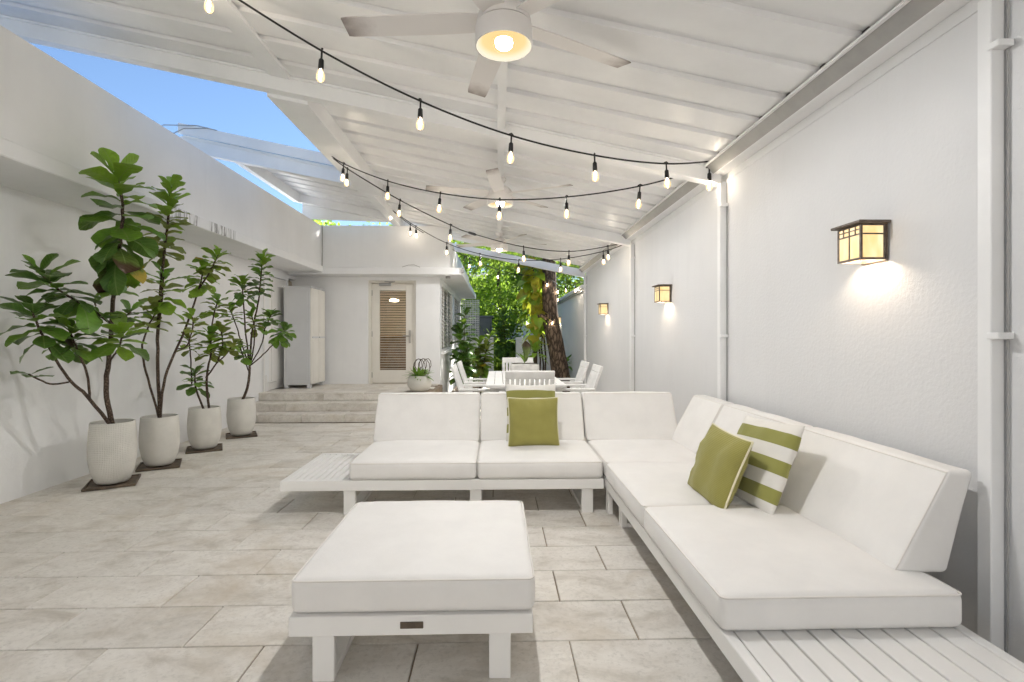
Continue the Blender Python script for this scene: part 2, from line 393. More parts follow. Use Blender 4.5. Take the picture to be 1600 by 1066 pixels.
# ------------------------------------------------------------------ ground and floor
g = MB().box(-400, 400, -300, 500, -.6, -.05).build('ground', GARD); tag(g, kind='structure')
fl = MB().box(-3.84, 1.83, -2.2, 7.40, -.045, -.008).box(-.98, 1.83, 7.40, 14.9, -.045, -.008).build('patio_floor', GROUT); tag(fl, kind='structure')
tile_me = MB().box(-.302, .302, -.1521, .1521, -.02, 0, bev=.0025).mesh('tile', TILE)
far_tiles = MB()
for k in range(-4, 41):
    y = 2.07 + .155 + .31*k
    x = -1.252 if k % 2 == 0 else -1.538
    n0 = -5
    for n in range(n0, 8):
        cx = x + .305 + .61*n
        if cx < -3.9 or cx > 1.9: continue
        if y > 7.36 and cx < -.75: continue
        if y < .7 and False: continue
        dz = random.uniform(-.0012, .0008)
        rot = (random.uniform(-.0012, .0012), random.uniform(-.0008, .0008), random.uniform(-.0015, .0015))
        if y < 9.3: link('tile', tile_me, fl, (cx + random.uniform(-.001, .001), y, dz - .0006), rot)
        else: far_tiles.box(cx-.3025, cx+.3025, y-.1525, y+.1525, -.02, dz)
tag(far_tiles.build('distant_tiles', TILE, fl), kind='stuff')

ct = MB().box(-9, 8, -9.0, -2.205, -.045, -.004).build('added_bounce_paving', TILE); tag(ct, kind='structure')  # unseen paving behind the camera, added to bounce sunlight forward
# ------------------------------------------------------------------ the house: left wall, facing wall, side wall
house = thing('house', 'white stucco house with overhanging concrete eyebrow, louvred door and entrance steps', 'house', (0, 0, 0))
XL, XU, YF = -3.65, -3.05, 9.4
w = MB(); w.box(-3.9, XL, -2.2, 8.30, -.05, 2.34); w.build('wall', WALL, house)                       # lower left wall
w = MB(); w.box(-3.9, XL, 8.30, 9.02, 2.20, 2.34); w.box(-3.9, XL, 9.02, 9.06, -.05, 2.34); w.box(-3.9, XL, 9.06, YF, 2.24, 2.34)
w.build('wall', WALL, house)
w = MB(); w.box(-3.9, -2.354, YF, 9.6, -.05, 2.31); w.box(-2.354, -1.484, YF, 9.6, 2.249, 2.31); w.box(-1.484, -1.053, YF, 9.6, -.05, 2.31); w.box(-2.354,-1.484, YF, 9.6, -.05, .352)
w.build('wall', WALL, house)                                                                             # facing wall round the door
w = MB()                                                                                                 # side wall with two window openings
ws = [(9.75, 12.15), (12.55, 14.55)]
w.box(-1.25, -1.053, 9.6, 9.75, -.05, 2.31); w.box(-1.25, -1.053, 12.15, 12.55, -.05, 2.31); w.box(-1.25, -1.053, 14.55, 14.9, -.05, 2.31)
for a, b_ in ws: w.box(-1.25, -1.053, a, b_, -.05, .93); w.box(-1.25, -1.053, a, b_, 2.24, 2.31)
w.build('wall', WALL, house)
e = MB(); e.box(-3.9, -3.03, -2.2, 9.0, 2.34, 2.452, bev=.008); e.build('eyebrow_slab', EYEB, house)
e = MB(); e.box(-3.9, -.617, 9.0, 9.62, 2.31, 2.43, bev=.008); e.build('eyebrow_slab', WALL, house)
e = MB(); e.box(-1.3, -.617, 9.62, 14.9, 2.31, 2.43, bev=.008); e.build('eyebrow_slab', WALL, house)
e = MB(); e.tube([(-.63, 8.995, 2.375), (-.585, 8.995, 2.375)], .045, 14); e.build('drain_spout', ALUG, house)
w = MB(); w.box(-3.3, XU, -2.2, 9.03, 2.452, 3.145); w.build('parapet_wall', WALL, house)
w = MB(); w.box(-3.3, -.83, 9.03, 9.22, 2.43, 3.165); w.build('parapet_wall', WALL, house)
w = MB(); w.box(-1.0, -.83, 9.22, 14.9, 2.43, 2.93); w.build('parapet_wall', WALL, house)
# closed back so no light leaks in
w = MB(); w.box(-6.5, -6.3, -2.2, 14.9, -.05, 2.34); w.box(-6.3, -1.25, 14.7, 14.9, -.05, 2.31); w.build('wall', WALL, house)
w = MB(); w.box(-6.5, -3.9, -2.2, 9.0, 2.345, 2.45); w.box(-6.5, -1.3, 9.62, 14.9, 2.32, 2.44); w.build('flat_roof', WALL, house)
w = MB(); w.box(-9, 8, -9.3, -9.0, -.05, 6.0); w.build('added_bounce_wall', painted('grey_stucco', (.39, .385, .375), .8, .1, 1.0, .3, 60), house)  # unseen wall behind the camera, added to reflect daylight into the patio
# conduit and cables on the facade
MB().tube([(-3.045, 8.99, 2.44), (-3.035, 8.985, 2.7), (-3.04, 8.99, 3.14)], .008, 6).build('cable', ALUG, house)
MB().tube([(-1.66, 8.99, 2.438), (-1.55, 8.98, 2.47), (-1.45, 8.98, 2.475), (-1.35, 8.99, 2.436)], .006, 6).build('cable', ALUG, house)
MB().box(-.93, -.85, 9.25, 9.33, 2.27, 2.309, bev=.006).build('soffit_light', ALUG, house)
# pipes by the steps
for (dy, h, r_) in ((8.06, 2.335, .012), (8.13, .62, .011), (8.2, .50, .011)):
    MB().tube([(XL+.03, dy, .0), (XL+.03, dy, h)], r_, 8).build('pipe', ALU, house)
MB().tube([(XL+.03, 8.2, .50), (XL+.03, 8.5, .50)], .01, 8).build('pipe', ALU, house)
# utility door in the left wall
ud = MB().box(-3.72, -3.665, 8.315, 9.005, .365, 2.19, bev=.004).build('utility_door', ALU, house)
MB().box(-3.665, -3.62, 8.90, 8.95, 1.05, 1.19, bev=.006).build('lock', BRONZE, ud)
for z0, z1 in ((.5, 1.2), (1.32, 2.06)):
    MB().box(-3.668, -3.655, 8.42, 8.86, z0, z1, bev=.004).build('door_panel', ALU, ud)
# tan louvred shutter beside the cabinet
sh = MB().box(-3.80, -3.76, 9.06, YF, .36, 2.24).build('shutter', SHUT, house)
sm = MB().box(-.012, .012, -.17, .17, -.042, .042, bev=.004, mat=Matrix.Rotation(R(-14), 4, 'Y')).mesh('slat', SHUT)
for i in range(21): link('slat', sm, sh, (-3.735, 9.23, .42 + i*.088))
# entrance door
fr = MB(); fr.box(-2.354, -2.30, 9.43, 9.55, .36, 2.249, bev=.003); fr.box(-1.538, -1.484, 9.43, 9.55, .36, 2.249, bev=.003); fr.box(-2.30, -1.538, 9.43, 9.55, 2.20, 2.249, bev=.003)
fr.build('door_frame', DOORP, house)
d = MB(); x0, x1, z0, z1 = -2.295, -1.543, .372, 2.196
d.box(x0, x0+.135, 9.46, 9.505, z0, z1, bev=.003); d.box(x1-.135, x1, 9.46, 9.505, z0, z1, bev=.003)
d.box(x0+.135, x1-.135, 9.46, 9.505, z1-.125, z1, bev=.003); d.box(x0+.135, x1-.135, 9.46, 9.505, z0, z0+.235, bev=.003)
door = d.build('door', DOORP, house)
sl_me = MB().box(-.241, .241, -.005, .005, -.0095, .0095, bev=.002, mat=Matrix.Rotation(R(8), 4, 'X')).mesh('slat', painted('brown_louvre', (.50, .42, .33), .5, .06, 5))
for i in range(32): link('slat', sl_me, door, (-1.919, 9.482, .632 + i*.0457))
MB().box(-2.16, -1.68, 9.5, 9.503, .607, 2.07).build('pane', WGLASS, door)
h = MB(); h.box(-1.625, -1.585, 9.44, 9.46, 1.10, 1.34, bev=.005); h.tube([(-1.605, 9.44, 1.235), (-1.605, 9.39, 1.235), (-1.72, 9.385, 1.235)], .011, 8)
h.build('handle', STEEL, door)
c = MB(); c.box(-2.16, -1.94, 9.40, 9.46, 2.15, 2.20, bev=.008); c.tube([(-1.98, 9.42, 2.205), (-1.86, 9.37, 2.222), (-2.06, 9.43, 2.23)], .009, 6); c.build('door_closer', ALUG, door)
for z in (.52, 1.27, 2.02): MB().tube([(-2.298, 9.452, z-.05), (-2.298, 9.452, z+.05)], .012, 8).build('hinge', STEEL, door)
# the room behind the door, with its furniture
ri = MB(); ri.box(-3.2, -1.3, 12.6, 12.7, .36, 2.3); ri.box(-3.3, -3.2, 9.62, 12.6, .36, 2.3); ri.box(-1.32, -1.26, 9.62, 12.6, .36, 2.3); ri.box(-3.3, -1.26, 9.62, 12.7, .30, .36)
ri.build('room', painted('room_paint', (.42, .33, .25), .7), house)
MB().box(-3.0, -1.35, 11.2, 11.5, .36, 1.25, bev=.01).build('kitchen_counter', painted('orange_wood', (.55, .26, .10), .4, .2, 6), house)
MB().lathe([(0, .0), (.10, 0), (.10, .07), (0, .07)], 20, c=(-2.32, 11.6, 2.0)).build('room_lamp', emit('room_lamp', (1, .78, .5), 12.0), house)
MB().box(-1.95, -1.6, 11.55, 11.58, 1.28, 1.36, bev=.01).build('room_lamp', emit('counter_lamp', (.95, 1.0, .85), 6.0), house)
# side windows: frames, louvre blades, dark sheet painted as the unlit room
for wi, (a, b_) in enumerate(ws):
    f = MB(); f.box(-1.2, -1.06, a, a+.05, .93, 2.24); f.box(-1.2, -1.06, b_-.05, b_, .93, 2.24); f.box(-1.2, -1.06, a+.05, b_-.05, .93, .98); f.box(-1.2, -1.06, a+.05, b_-.05, 2.19, 2.24)
    m3 = (b_-a)/3
    for q in (1, 2): f.box(-1.17, -1.09, a+m3*q-.02, a+m3*q+.02, .98, 2.19)
    wo_ = f.build('window', ALU, house)
    lm = MB().box(-.004, .004, -(b_-a)/2+.055, (b_-a)/2-.055, -.032, .032, mat=Matrix.Rotation(R(-40), 4, 'Y')).mesh('slat', painted('louvre_blade_%d' % wi, (.45, .42, .36), .4))
    for i in range(16): link('slat', lm, wo_, (-1.12, (a+b_)/2, 1.03 + i*.075))
    MB().box(-1.245, -1.24, a, b_, .93, 2.24).build('room_dark_sheet', DARKIN, wo_)
    MB().box(-1.053, -1.0, a-.04, b_+.04, .885, .93, bev=.005).build('sill', WALL, house)
# platform and steps with their tiles
st = MB(); st.box(XL, -1.0, 7.96, YF, -.05, .341); st.box(XL, -1.0, 7.67, 7.96, -.05, .221); st.box(XL, -1.0, 7.38, 7.67, -.05, .101)
steps = st.build('entrance_steps', GROUT, house)
tread = MB().box(-.3025, .3025, -.1525, .1525, -.018, 0, bev=.003).mesh('tile', TILE)
riser = MB().box(-.3025, .3025, -.009, .009, -.0495, .0495, bev=.002).mesh('tile', TILE)
for si, (y0, z) in enumerate(((7.38, .12), (7.67, .24), (7.96, .36))):
    off = (0, .27, .12)[si]
    for n in range(6):
        cx = XL + .05 + off + .61*n - .1
        if cx > -1.2: break
        link('tile', riser, steps, (cx, y0 - .009, z - .0675)); link('tile', tread, steps, (cx, y0 + .1325, z))
for k in range(5):
    for n in range(6):
        cx = XL + .15 + .61*n + (.3 if k % 2 else 0)
        if cx > -1.2: break
        y = 8.26 + .31*k
        if y < 9.4: link('tile', tread, steps, (cx, y + .14, .36 + random.uniform(-.0008, .0004)))

# ------------------------------------------------------------------ right boundary wall
XW = 1.84
bw = thing('boundary_wall', 'long white textured boundary wall behind the sofa', 'wall')
MB().box(XW, 2.06, -2.2, 10.6, -.05, 2.478).build('wall', WALLR, bw)
MB().box(XW-.004, 2.06, -2.2, 10.6, 2.478, 2.76).build('bond_beam', WALLR, bw)
bw2 = thing('garden_boundary_wall', 'lower white wall continuing behind the tree trunk beyond the patio roof', 'wall')
MB().box(XW-.02, 2.06, 10.6, 24, -.05, 2.22).build('wall', WALLR, bw2)
MB().box(XW-.09, 2.12, 10.6, 24, 2.22, 2.30, bev=.01).build('coping', WALLR, bw2)
MB().tube([(XW-.05, 10.62, 2.17), (XW-.05, 24, 2.17)], .018, 8).build('grey_tube', ALUG, bw2)  # conduit along the wall below the coping

# ------------------------------------------------------------------ patio roof
SL = .2
def zpan(x): return 2.59 + SL*(1.79 - x)
pc = thing('patio_roof', 'white sloping aluminium pan roof on steel beams over the patio', 'roof')
def panel_mesh(xa, xb, wd=.31):
    prof = [(0, 0), (.222, 0), (.232, .025), (.293, .025), (.304, 0), (wd, 0)]
    m = MB(); vs = []; n = len(prof)
    for x in (xa, xb):
        for t in (0, .004):
            for (y, z) in prof: vs.append((x, y, zpan(x) + z + t))
    fs = []
    for i in range(n-1):
        fs.append((i, i+1, 2*n+i+1, 2*n+i)); fs.append((n+i, 3*n+i, 3*n+i+1, n+i+1))
        fs.append((i, n+i, n+i+1, i+1)); fs.append((2*n+i, 2*n+i+1, 3*n+i+1, 3*n+i))
    fs += [(0, 2*n, 3*n, n), (n-1, 2*n-1, 4*n-1, 3*n-1)]
    return m.add(vs, fs).mesh('roof_panel', ROOFM)
near_me = panel_mesh(-4.3, 1.68); main_me = panel_mesh(-1.72, 1.68); left_me = panel_mesh(-3.30, -1.72)
Y0 = 2.28 - .263
for k in range(-13, 27):
    y = Y0 + .31*k
    if y < 4.0: link('roof_panel', near_me, pc, (0, y, 0))
    elif y < 9.95: link('roof_panel', main_me, pc, (0, y, 0))
    if 6.55 < y < 8.7: link('roof_panel', left_me, pc, (0, y + .001, .0005))
def slope_box(m, xa, xb, y0, y1, dz0, dz1):
    vs = [(x, y, zpan(x) + dz) for x in (xa, xb) for y in (y0, y1) for dz in (dz0, dz1)]
    m.add(vs, [(0,1,3,2),(4,6,7,5),(0,4,5,1),(2,3,7,6),(0,2,6,4),(1,5,7,3)])
def beam(xa, xb, y, name='beam', deep=.135):
    m = MB(); slope_box(m, xa, xb, y+.015, y+.085, -deep+.016, -.018); slope_box(m, xa, xb, y, y+.10, -deep, -deep+.016); slope_box(m, xa, xb, y, y+.10, -.018, -.002)
    return m.build(name, ROOFM, pc)
beam(-4.3, 1.80, 4.05); beam(-1.85, 1.80, 6.85); beam(-1.9, 1.80, 10.45, deep=.15)
beam(-4.3, 1.80, 1.30)
beam(-3.96, -1.84, 6.52, 'fascia_beam', .175)
m = MB(); slope_box(m, -3.98, -1.84, 6.50, 6.53, .022, .15); slope_box(m, -3.96, -1.84, 6.575, 6.59, -.012, .03); slope_box(m, -3.98, -1.84, 6.53, 6.62, .14, .15); m.build('fascia', ROOFM, pc)
m = MB(); slope_box(m, -3.36, -1.84, 8.66, 8.76, -.135, -.002); m.build('beam', ROOFM, pc)
m = MB(); m.add([(x, y, z) for y in (8.77, 8.80) for (x, z) in ((-3.30, 3.22), (-1.84, 3.175), (-1.84, zpan(-1.84)-.004), (-3.30, zpan(-3.30)-.004))], [(0,1,2,3),(7,6,5,4),(0,4,5,1),(1,5,6,2),(2,6,7,3),(3,7,4,0)]); m.build('end_panel', ROOFM, pc)
MB().tube([(-4.35, 6.3, 3.62), (-4.1, 6.42, 3.83), (-3.75, 6.5, 3.86), (-3.5, 6.5, 3.80)], .006, 5).build('cable', ALUG, pc)
MB().tube([(-4.0, 6.1, 3.5), (-3.85, 6.4, 3.78), (-3.6, 6.5, 3.83)], .006, 5).build('cable', ALUG, pc)
m = MB(); slope_box(m, -3.40, -3.30, 6.62, 8.66, -.15, .05); m.build('edge_beam', ROOFM, pc)
m = MB(); slope_box(m, -1.84, -1.52, 4.15, 6.85, -.165, -.125); slope_box(m, -1.84, -1.80, 4.15, 6.85, -.125, .06); slope_box(m, -1.56, -1.52, 4.15, 6.85, -.125, -.001)
m.build('edge_beam', ROOFM, pc)
m = MB(); slope_box(m, -1.84, -1.70, 6.95, 10.45, -.13, .06); m.build('edge_beam', ROOFM, pc)
m = MB(); slope_box(m, -1.775, -1.615, -2, 1.30, -.032, -.001); m.build('stringer', ROOFM, pc)
m = MB(); slope_box(m, -1.775, -1.615, 1.40, 4.05, -.032, -.001); m.build('stringer', ROOFM, pc)
for a, b_ in ((-2, 1.3), (1.4, 4.05), (4.15, 6.85), (6.95, 10.45)):
    m = MB(); slope_box(m, 0, .062, a, b_, -.07, -.001); m.build('stringer', ROOFM, pc)
m = MB(); m.box(1.70, 1.704, -2.2, 10.5, 2.60, 2.70); m.add([(x, y, z) for y in (-2.2, 10.5) for (x, z) in ((1.672, 2.598), (1.736, 2.536), (1.736, 2.60), (1.69, 2.60))], [(0,1,2,3),(7,6,5,4),(0,4,5,1),(1,5,6,2),(2,6,7,3),(3,7,4,0)]); m.build('wall_channel', ALUG, pc)
m = MB(); m.box(1.652, 1.671, -2.2, 10.5, 2.590, 2.602); m.build('channel_lip', ROOFM, pc)
m = MB(); m.box(1.735, XW-.004, -2.2, 10.5, 2.533, 2.63, bev=.003); m.build('ledger', ROOFM, pc)
m = MB(); m.box(1.70, 2.05, -2.2, 10.5, 2.765, 2.775); slope_box(m, 1.40, 1.705, -2.2, 9.9, .037, .041); m.box(1.70, 1.705, -2.2, 10.5, 2.60, 2.766); m.build('flashing', ALUG, pc)
# posts on the wall with their straps, each with a thin grey tube for the gap's shadow line
for y in (1.80, 4.05, 6.80, 10.47):
    z1 = 2.475
    po = MB().box(XW-.056, XW-.004, y, y+.055, 0, z1, bev=.003).build('post', ROOFM, pc)
    for z in (1.235, 2.28):
        MB().box(XW-.064, XW-.003, y-.035, y+.012, z-.012, z+.012, bev=.003).build('strap', ROOFM, po)
    MB().tube([(XW-.008, y-.014, .0), (XW-.008, y-.014, z1-.02)], .0032, 6).build('grey_tube', ALUG, po)

# ------------------------------------------------------------------ ceiling fans
def lens_mat():
    m = bpy.data.materials.new('fan_lens'); m.use_nodes = True; nt = m.node_tree; b = nt.nodes['Principled BSDF']
    tc = N(nt, 'ShaderNodeTexCoord'); ln = N(nt, 'ShaderNodeVectorMath', operation='LENGTH')
    sx = scaled(nt, tc.outputs['Object'], (1, 1, 0)); nt.links.new(sx, ln.inputs[0])
    r = ramp(nt, ln.outputs['Value'], [(.0, (1.0, .66, .26)), (.100, (1.0, .72, .34)), (.118, (1.0, .86, .58)), (.126, (1, .9, .7))]).outputs[0]
    em = N(nt, 'ShaderNodeEmission'); nt.links.new(r, em.inputs[0]); em.inputs[1].default_value = .26; nt.links.new(em.outputs[0], nt.nodes['Material Output'].inputs[0])
    return m
LENS = lens_mat()
LED = emit('fan_led_cluster', (1.0, .985, .965), FAN_L)
def make_fan(label, y, rot, drop=2.59):
    zc = zpan(.03) - .07
    f = thing('ceiling_fan', label, 'ceiling fan', (.031, y, drop), 0, 'ceiling fans along the centre stringer')
    top = zc - drop
    MB().lathe([(0, top), (.06, top), (.062, top-.02), (.045, top-.05), (.018, top-.06), (0, top-.06)], 28).build('canopy', FANW, f, True, 40)
    MB().lathe([(.0125, top-.05), (.0125, .17)], 12).build('downrod', FANW, f, True)
    MB().lathe([(0, .20), (.05, .20), (.085, .185), (.118, .15), (.128, .115), (.128, .098), (0, .098)], 40).build('motor_housing', FANW, f, True, 35)
    MB().lathe([(0, .093), (.131, .093), (.134, .085), (.134, .010), (.1325, .001), (.1295, .0)], 40).build('light_kit', FANW, f, True, 35)
    l = MB().lathe([(.1295, .0005), (.124, .014), (.10, .028), (.06, .035), (.0, .036)], 40).build('lens', LENS, f, True)
    MB().lathe([(.040, .027), (.040, .014), (.036, .002), (.026, -.006), (.012, -.010), (0, -.011)], 24).build('led_cluster', LED, f, True)
    rt = Euler((0, 0, rot)).to_matrix().to_4x4()
    bm_ = MB(); vs = []; fs = []
    secs = [(.09, .048), (.16, .058), (.3, .062), (.55, .060), (.74, .056), (.765, .052)]
    for (r_, wd) in secs:
        for (s, t) in ((-1, -.003), (1, -.003), (1, .003), (-1, .003)):
            vs.append((r_, s*wd, t + s*wd*math.tan(R(11)) + .012*r_))
    for i in range(len(secs)-1):
        for k in range(4): fs.append((i*4+k, i*4+(k+1) % 4, i*4+4+(k+1) % 4, i*4+4+k))
    fs += [(3,2,1,0), tuple(len(secs)*4-4+k for k in range(4))]
    me = bm_.add(vs, fs).mesh('blade', BLADE)
    for k in range(5):
        o = link('blade', me, f, (0, 0, .118), (0, 0, rot + k*2*math.pi/5))
    return f
def blade_mat():
    m, nt, b = new_mat('fan_blade_dusty_tip'); tc = N(nt, 'ShaderNodeTexCoord'); sep = N(nt, 'ShaderNodeSeparateXYZ'); nt.links.new(tc.outputs['Object'], sep.inputs[0])
    n1 = noise(nt, tc.outputs['Object'], 14, 4, .6)
    ad = N(nt, 'ShaderNodeMath', operation='MULTIPLY_ADD'); nt.links.new(n1.outputs[0], ad.inputs[0]); ad.inputs[1].default_value = .12; nt.links.new(sep.outputs[0], ad.inputs[2])
    c = ramp(nt, ad.outputs[0], [(.68, (.76, .735, .715)), (.79, (.42, .38, .36)), (.85, (.17, .145, .135))]).outputs[0]
    nt.links.new(c, b.inputs['Base Color']); b.inputs['Roughness'].default_value = .5
    return m
BLADE = blade_mat()
make_fan('nearest white ceiling fan with lit round lens above the ottoman', 2.40, R(30))
make_fan('middle white ceiling fan on a short downrod above the dining chairs', 5.32, R(48))
make_fan('farthest small white ceiling fan near the end of the roof', 8.15, R(10))

# ------------------------------------------------------------------ wall lanterns
def lantern(y, label):
    t = thing('wall_lantern', label, 'wall lamp', (XW, y, 1.595), 0, 'bronze lanterns along the boundary wall')
    D, W, Hh = .135, .165, .17
    MB().box(-.012, -.004, -.005, W+.005, -.005, Hh, bev=.003).build('back_plate', BRONZE, t)
    MB().box(-D-.022, -.003, -.022, W+.022, Hh, Hh+.012, bev=.003).build('cap', BRONZE, t)
    f = MB(); b = .010
    for (x, yy) in ((-D, 0), (-D, W-b), (-.024, 0), (-.024, W-b)): f.box(x, x+b, yy, yy+b, 0, Hh)
    for z in (0, Hh-b):
        f.box(-D+b, -.024, 0, b, z, z+b); f.box(-D+b, -.024, W-b, W, z, z+b); f.box(-D, -D+b, b, W-b, z, z+b)
    zb = .118
    f.box(-D+b, -.024, .001, b-.001, zb, zb+.007); f.box(-D+b, -.024, W-b+.001, W-.001, zb, zb+.007)
    f.box(-D+.001, -D+b-.001, b, W-b, zb, zb+.007); f.box(-D+.001, -D+b-.001, b, W-b, zb+.024, zb+.029)
    for q in (.25, .5, .75): f.box(-D+.002, -D+b-.002, W*q-.004, W*q+.004, zb if q != .5 else b, Hh-b)
    f.build('frame', BRONZE, t)
    MB().box(-D+.004, -D+.007, b, W-b, b, Hh-b).build('pane', AMBER, t)
    MB().box(-D+b, -.024, .004, .007, b, Hh-b).build('pane', AMBER, t)
    MB().box(-D+b, -.024, W-.007, W-.004, b, Hh-b).build('pane', AMBER, t)
    MB().lathe([(0, .022), (.012, .024), (.02, .037), (.022, .052), (.014, .072), (0, .077)], 16, c=(-.062, W/2, 0)).build('bulb', WBULB, t, True)
lantern(2.355, 'large near wall lantern above the right end of the sofa')
lantern(5.35, 'second wall lantern, between the two middle wall posts')
lantern(8.42, 'third wall lantern, small, beside the dining chairs')
lantern(14.6, 'farthest wall lantern half hidden behind the tree trunk')

# ------------------------------------------------------------------ festoon lights
sock_me = MB().lathe([(0, 0), (.006, 0), (.006, -.045), (.015, -.055), (.017, -.10), (.0165, -.112), (0, -.112)], 12).mesh('socket', BLACK, True, 40)
bulb_m = MB().lathe([(.012, -.112), (.013, -.120), (.021, -.135), (.0255, -.155), (.024, -.172), (.015, -.186), (.0, -.190)], 14, 0)
bulb_m.tube([(0, -.004, -.125), (.004, -.006, -.15), (0, .0, -.166), (-.004, .006, -.15), (0, .004, -.125)], .0018, 5, mi=1)
bulb_me = bulb_m.mesh('bulb', [GLASSB, FIL], True)
clip_me = MB().tube([(-.02, 0, .004), (0, 0, .014), (.02, 0, .004)], .006, 6).mesh('clip', BLACK)
def catmull(pts, per=8):
    pts = [Vector(p) for p in pts]; out = []
    for i in range(len(pts)-1):
        p0 = pts[max(i-1, 0)]; p1 = pts[i]; p2 = pts[i+1]; p3 = pts[min(i+2, len(pts)-1)]
        for k in range(per):
            t = k/per
            out.append(.5*((2*p1)+(p2-p0)*t+(2*p0-5*p1+4*p2-p3)*t*t+(3*p1-p0-3*p2+p3)*t**3))
    out.append(pts[-1]); return out
def festoon(label, pts, bulbs, joint=None, r=.0062):
    t = thing('string_light', label, 'string lights', pts[0], 0, 'festoon light strands')
    o = Vector(pts[0])
    MB().tube([p - o for p in catmull(pts)], r, 6).build('cord', BLACK, t, True)
    for i in bulbs:
        p = Vector(pts[i]) - o
        s = link('socket', sock_me, t, p, (random.uniform(-.07, .07), random.uniform(-.07, .07), random.uniform(0, 3)))
        link('bulb', bulb_me, s); link('clip', clip_me, s)
    if joint is not None:
        j = Vector(pts[joint]) - o
        MB().tube([j+Vector((-.05, -.02, .012)), j+Vector((-.03, -.012, .006)), j+Vector((.03, .012, -.008)), j+Vector((.05, .02, -.012))], [.008, .016, .016, .008], 8).build('connector', BLACK, t, True)
S1 = [(-1.69, 2.97, 3.29), (-1.649, 2.981, 3.269), (-1.07, 3.157, 2.974), (-0.497, 3.332, 2.756), (0.097, 3.513, 2.61), (0.706, 3.699, 2.546), (1.291, 3.878, 2.551), (1.79, 4.03, 2.635)]
S2 = [(1.79, 4.03, 2.62), (1.70, 4.06, 2.59), (1.199, 4.27, 2.494), (0.611, 4.509, 2.462), (0.024, 4.747, 2.499), (-0.552, 4.981, 2.618), (-1.105, 5.206, 2.799), (-1.608, 5.41, 3.038), (-1.80, 5.49, 3.18)]
S3 = [(-1.80, 5.51, 3.175), (-1.621, 5.593, 3.044), (-1.1, 5.826, 2.77), (-0.552, 6.071, 2.544), (-0.301, 6.184, 2.469), (0.332, 6.466, 2.36), (0.947, 6.741, 2.351), (1.522, 6.998, 2.467), (1.79, 7.12, 2.553)]
S4 = [(1.79, 7.12, 2.524), (1.503, 7.222, 2.433), (0.922, 7.432, 2.353), (0.32, 7.651, 2.369), (-0.265, 7.863, 2.491), (-0.792, 8.054, 2.69), (-1.305, 8.24, 2.988), (-1.75, 8.40, 3.31)]
S5 = [(-1.76, 8.42, 3.32), (-1.489, 8.811, 3.141), (-1.012, 9.346, 2.916), (-0.53, 9.886, 2.727), (0.013, 10.495, 2.59), (0.5, 10.85, 2.53), (0.93, 11.1, 2.56)]
festoon('nearest festoon strand sweeping from the top left to the first wall beam', S1, [1, 2, 3, 4, 5, 6])
festoon('second festoon strand running back from the first wall beam past the middle fan', S2, [1, 2, 3, 4, 5, 6, 7])
festoon('third festoon strand with a cable connector ending at the second wall beam', S3, [1, 2, 3, 5, 6, 7], 4)
festoon('fourth festoon strand below the third one from the second wall beam', S4, [1, 2, 3, 4, 5, 6, 7])
festoon('farthest festoon strand running out to the tree trunk', S5, [1, 2, 3, 4], 5)

# ------------------------------------------------------------------ soft furnishing meshes
def axis_coords(h, r, n):
    c = [-h, -h+.3*r, -h+.65*r, -h+r]
    k = [-(h-r) + 2*(h-r)*i/n for i in range(1, n)]
    return c + k + [h-r, h-.65*r, h-.3*r, h]
def cushion_mesh(name, sx, sy, sz, r=.022, puff=.012, warp=None, seed=0, n=10, mat=None):
    hx, hy, hz = sx/2, sy/2, sz/2; r = min(r, hz*.9)
    X, Y, Z = axis_coords(hx, r, n), axis_coords(hy, r, n), axis_coords(hz, r, 3)
    m = MB()
    def pt(q):
        inner = Vector((max(-(hx-r), min(hx-r, q[0])), max(-(hy-r), min(hy-r, q[1])), max(-(hz-r), min(hz-r, q[2]))))
        d = Vector(q) - inner
        p = inner + d.normalized()*r if d.length > 1e-9 else Vector(q)
        fx, fy, fz = max(0, 1-(p.x/hx)**2), max(0, 1-(p.y/hy)**2), max(0, 1-(p.z/hz)**2)
        nz = mnoise.noise(Vector((p.x*5+seed, p.y*5, p.z*5)))*.0055 + mnoise.noise(Vector((p.x*17+seed, p.y*17, p.z*17)))*.0010
        g_ = (fx**.45)*(fy**.45)
        nz += mnoise.noise(Vector((p.x*34+seed, p.y*34, p.z*20)))*.0022*max(0, 1-g_*1.1)
        if p.z > 0: p.z += puff*g_ + nz*min(1, g_*2)
        p.x += (1 if p.x > 0 else -1)*(puff*.35*fy*fz) * (abs(p.x) > hx*.9) + nz*.5
        p.y += (1 if p.y > 0 else -1)*(puff*.35*fx*fz) * (abs(p.y) > hy*.9) + nz*.5
        return warp(p) if warp else p
    def grid(A, B, fn):
        vs = [pt(fn(a, b)) for a in A for b in B]; nb = len(B)
        m.add(vs, [(i*nb+j, i*nb+j+1, (i+1)*nb+j+1, (i+1)*nb+j) for i in range(len(A)-1) for j in range(nb-1)])
    for s in (-1, 1):
        grid(X, Y, lambda a, b: (a, b, s*hz)); grid(X, Z, lambda a, b: (a, s*hy, b)); grid(Y, Z, lambda a, b: (s*hx, a, b))
    return m.mesh(name, mat or CUSH, True)
def seam(sx, sy, z, warp=None, r=.0035, inset=.004, cr=.022):
    pts = []; hx, hy = sx/2-inset, sy/2-inset
    for (cx, cy_, a0) in ((hx-cr, hy-cr, 0), (-hx+cr, hy-cr, 90), (-hx+cr, -hy+cr, 180), (hx-cr, -hy+cr, 270)):
        for k in range(5):
            a = R(a0 + k*22.5); pts.append(Vector((cx+cr*math.cos(a), cy_+cr*math.sin(a), z)))
    full = []
    for i in range(len(pts)):
        a, b = pts[i], pts[(i+1) % len(pts)]; full.append(a)
        if (b-a).length > .1:
            for k in range(1, 8): full.append(a.lerp(b, k/8))
    if warp: full = [warp(p) for p in full]
    return MB().tube(full, r, 6, closed=True)
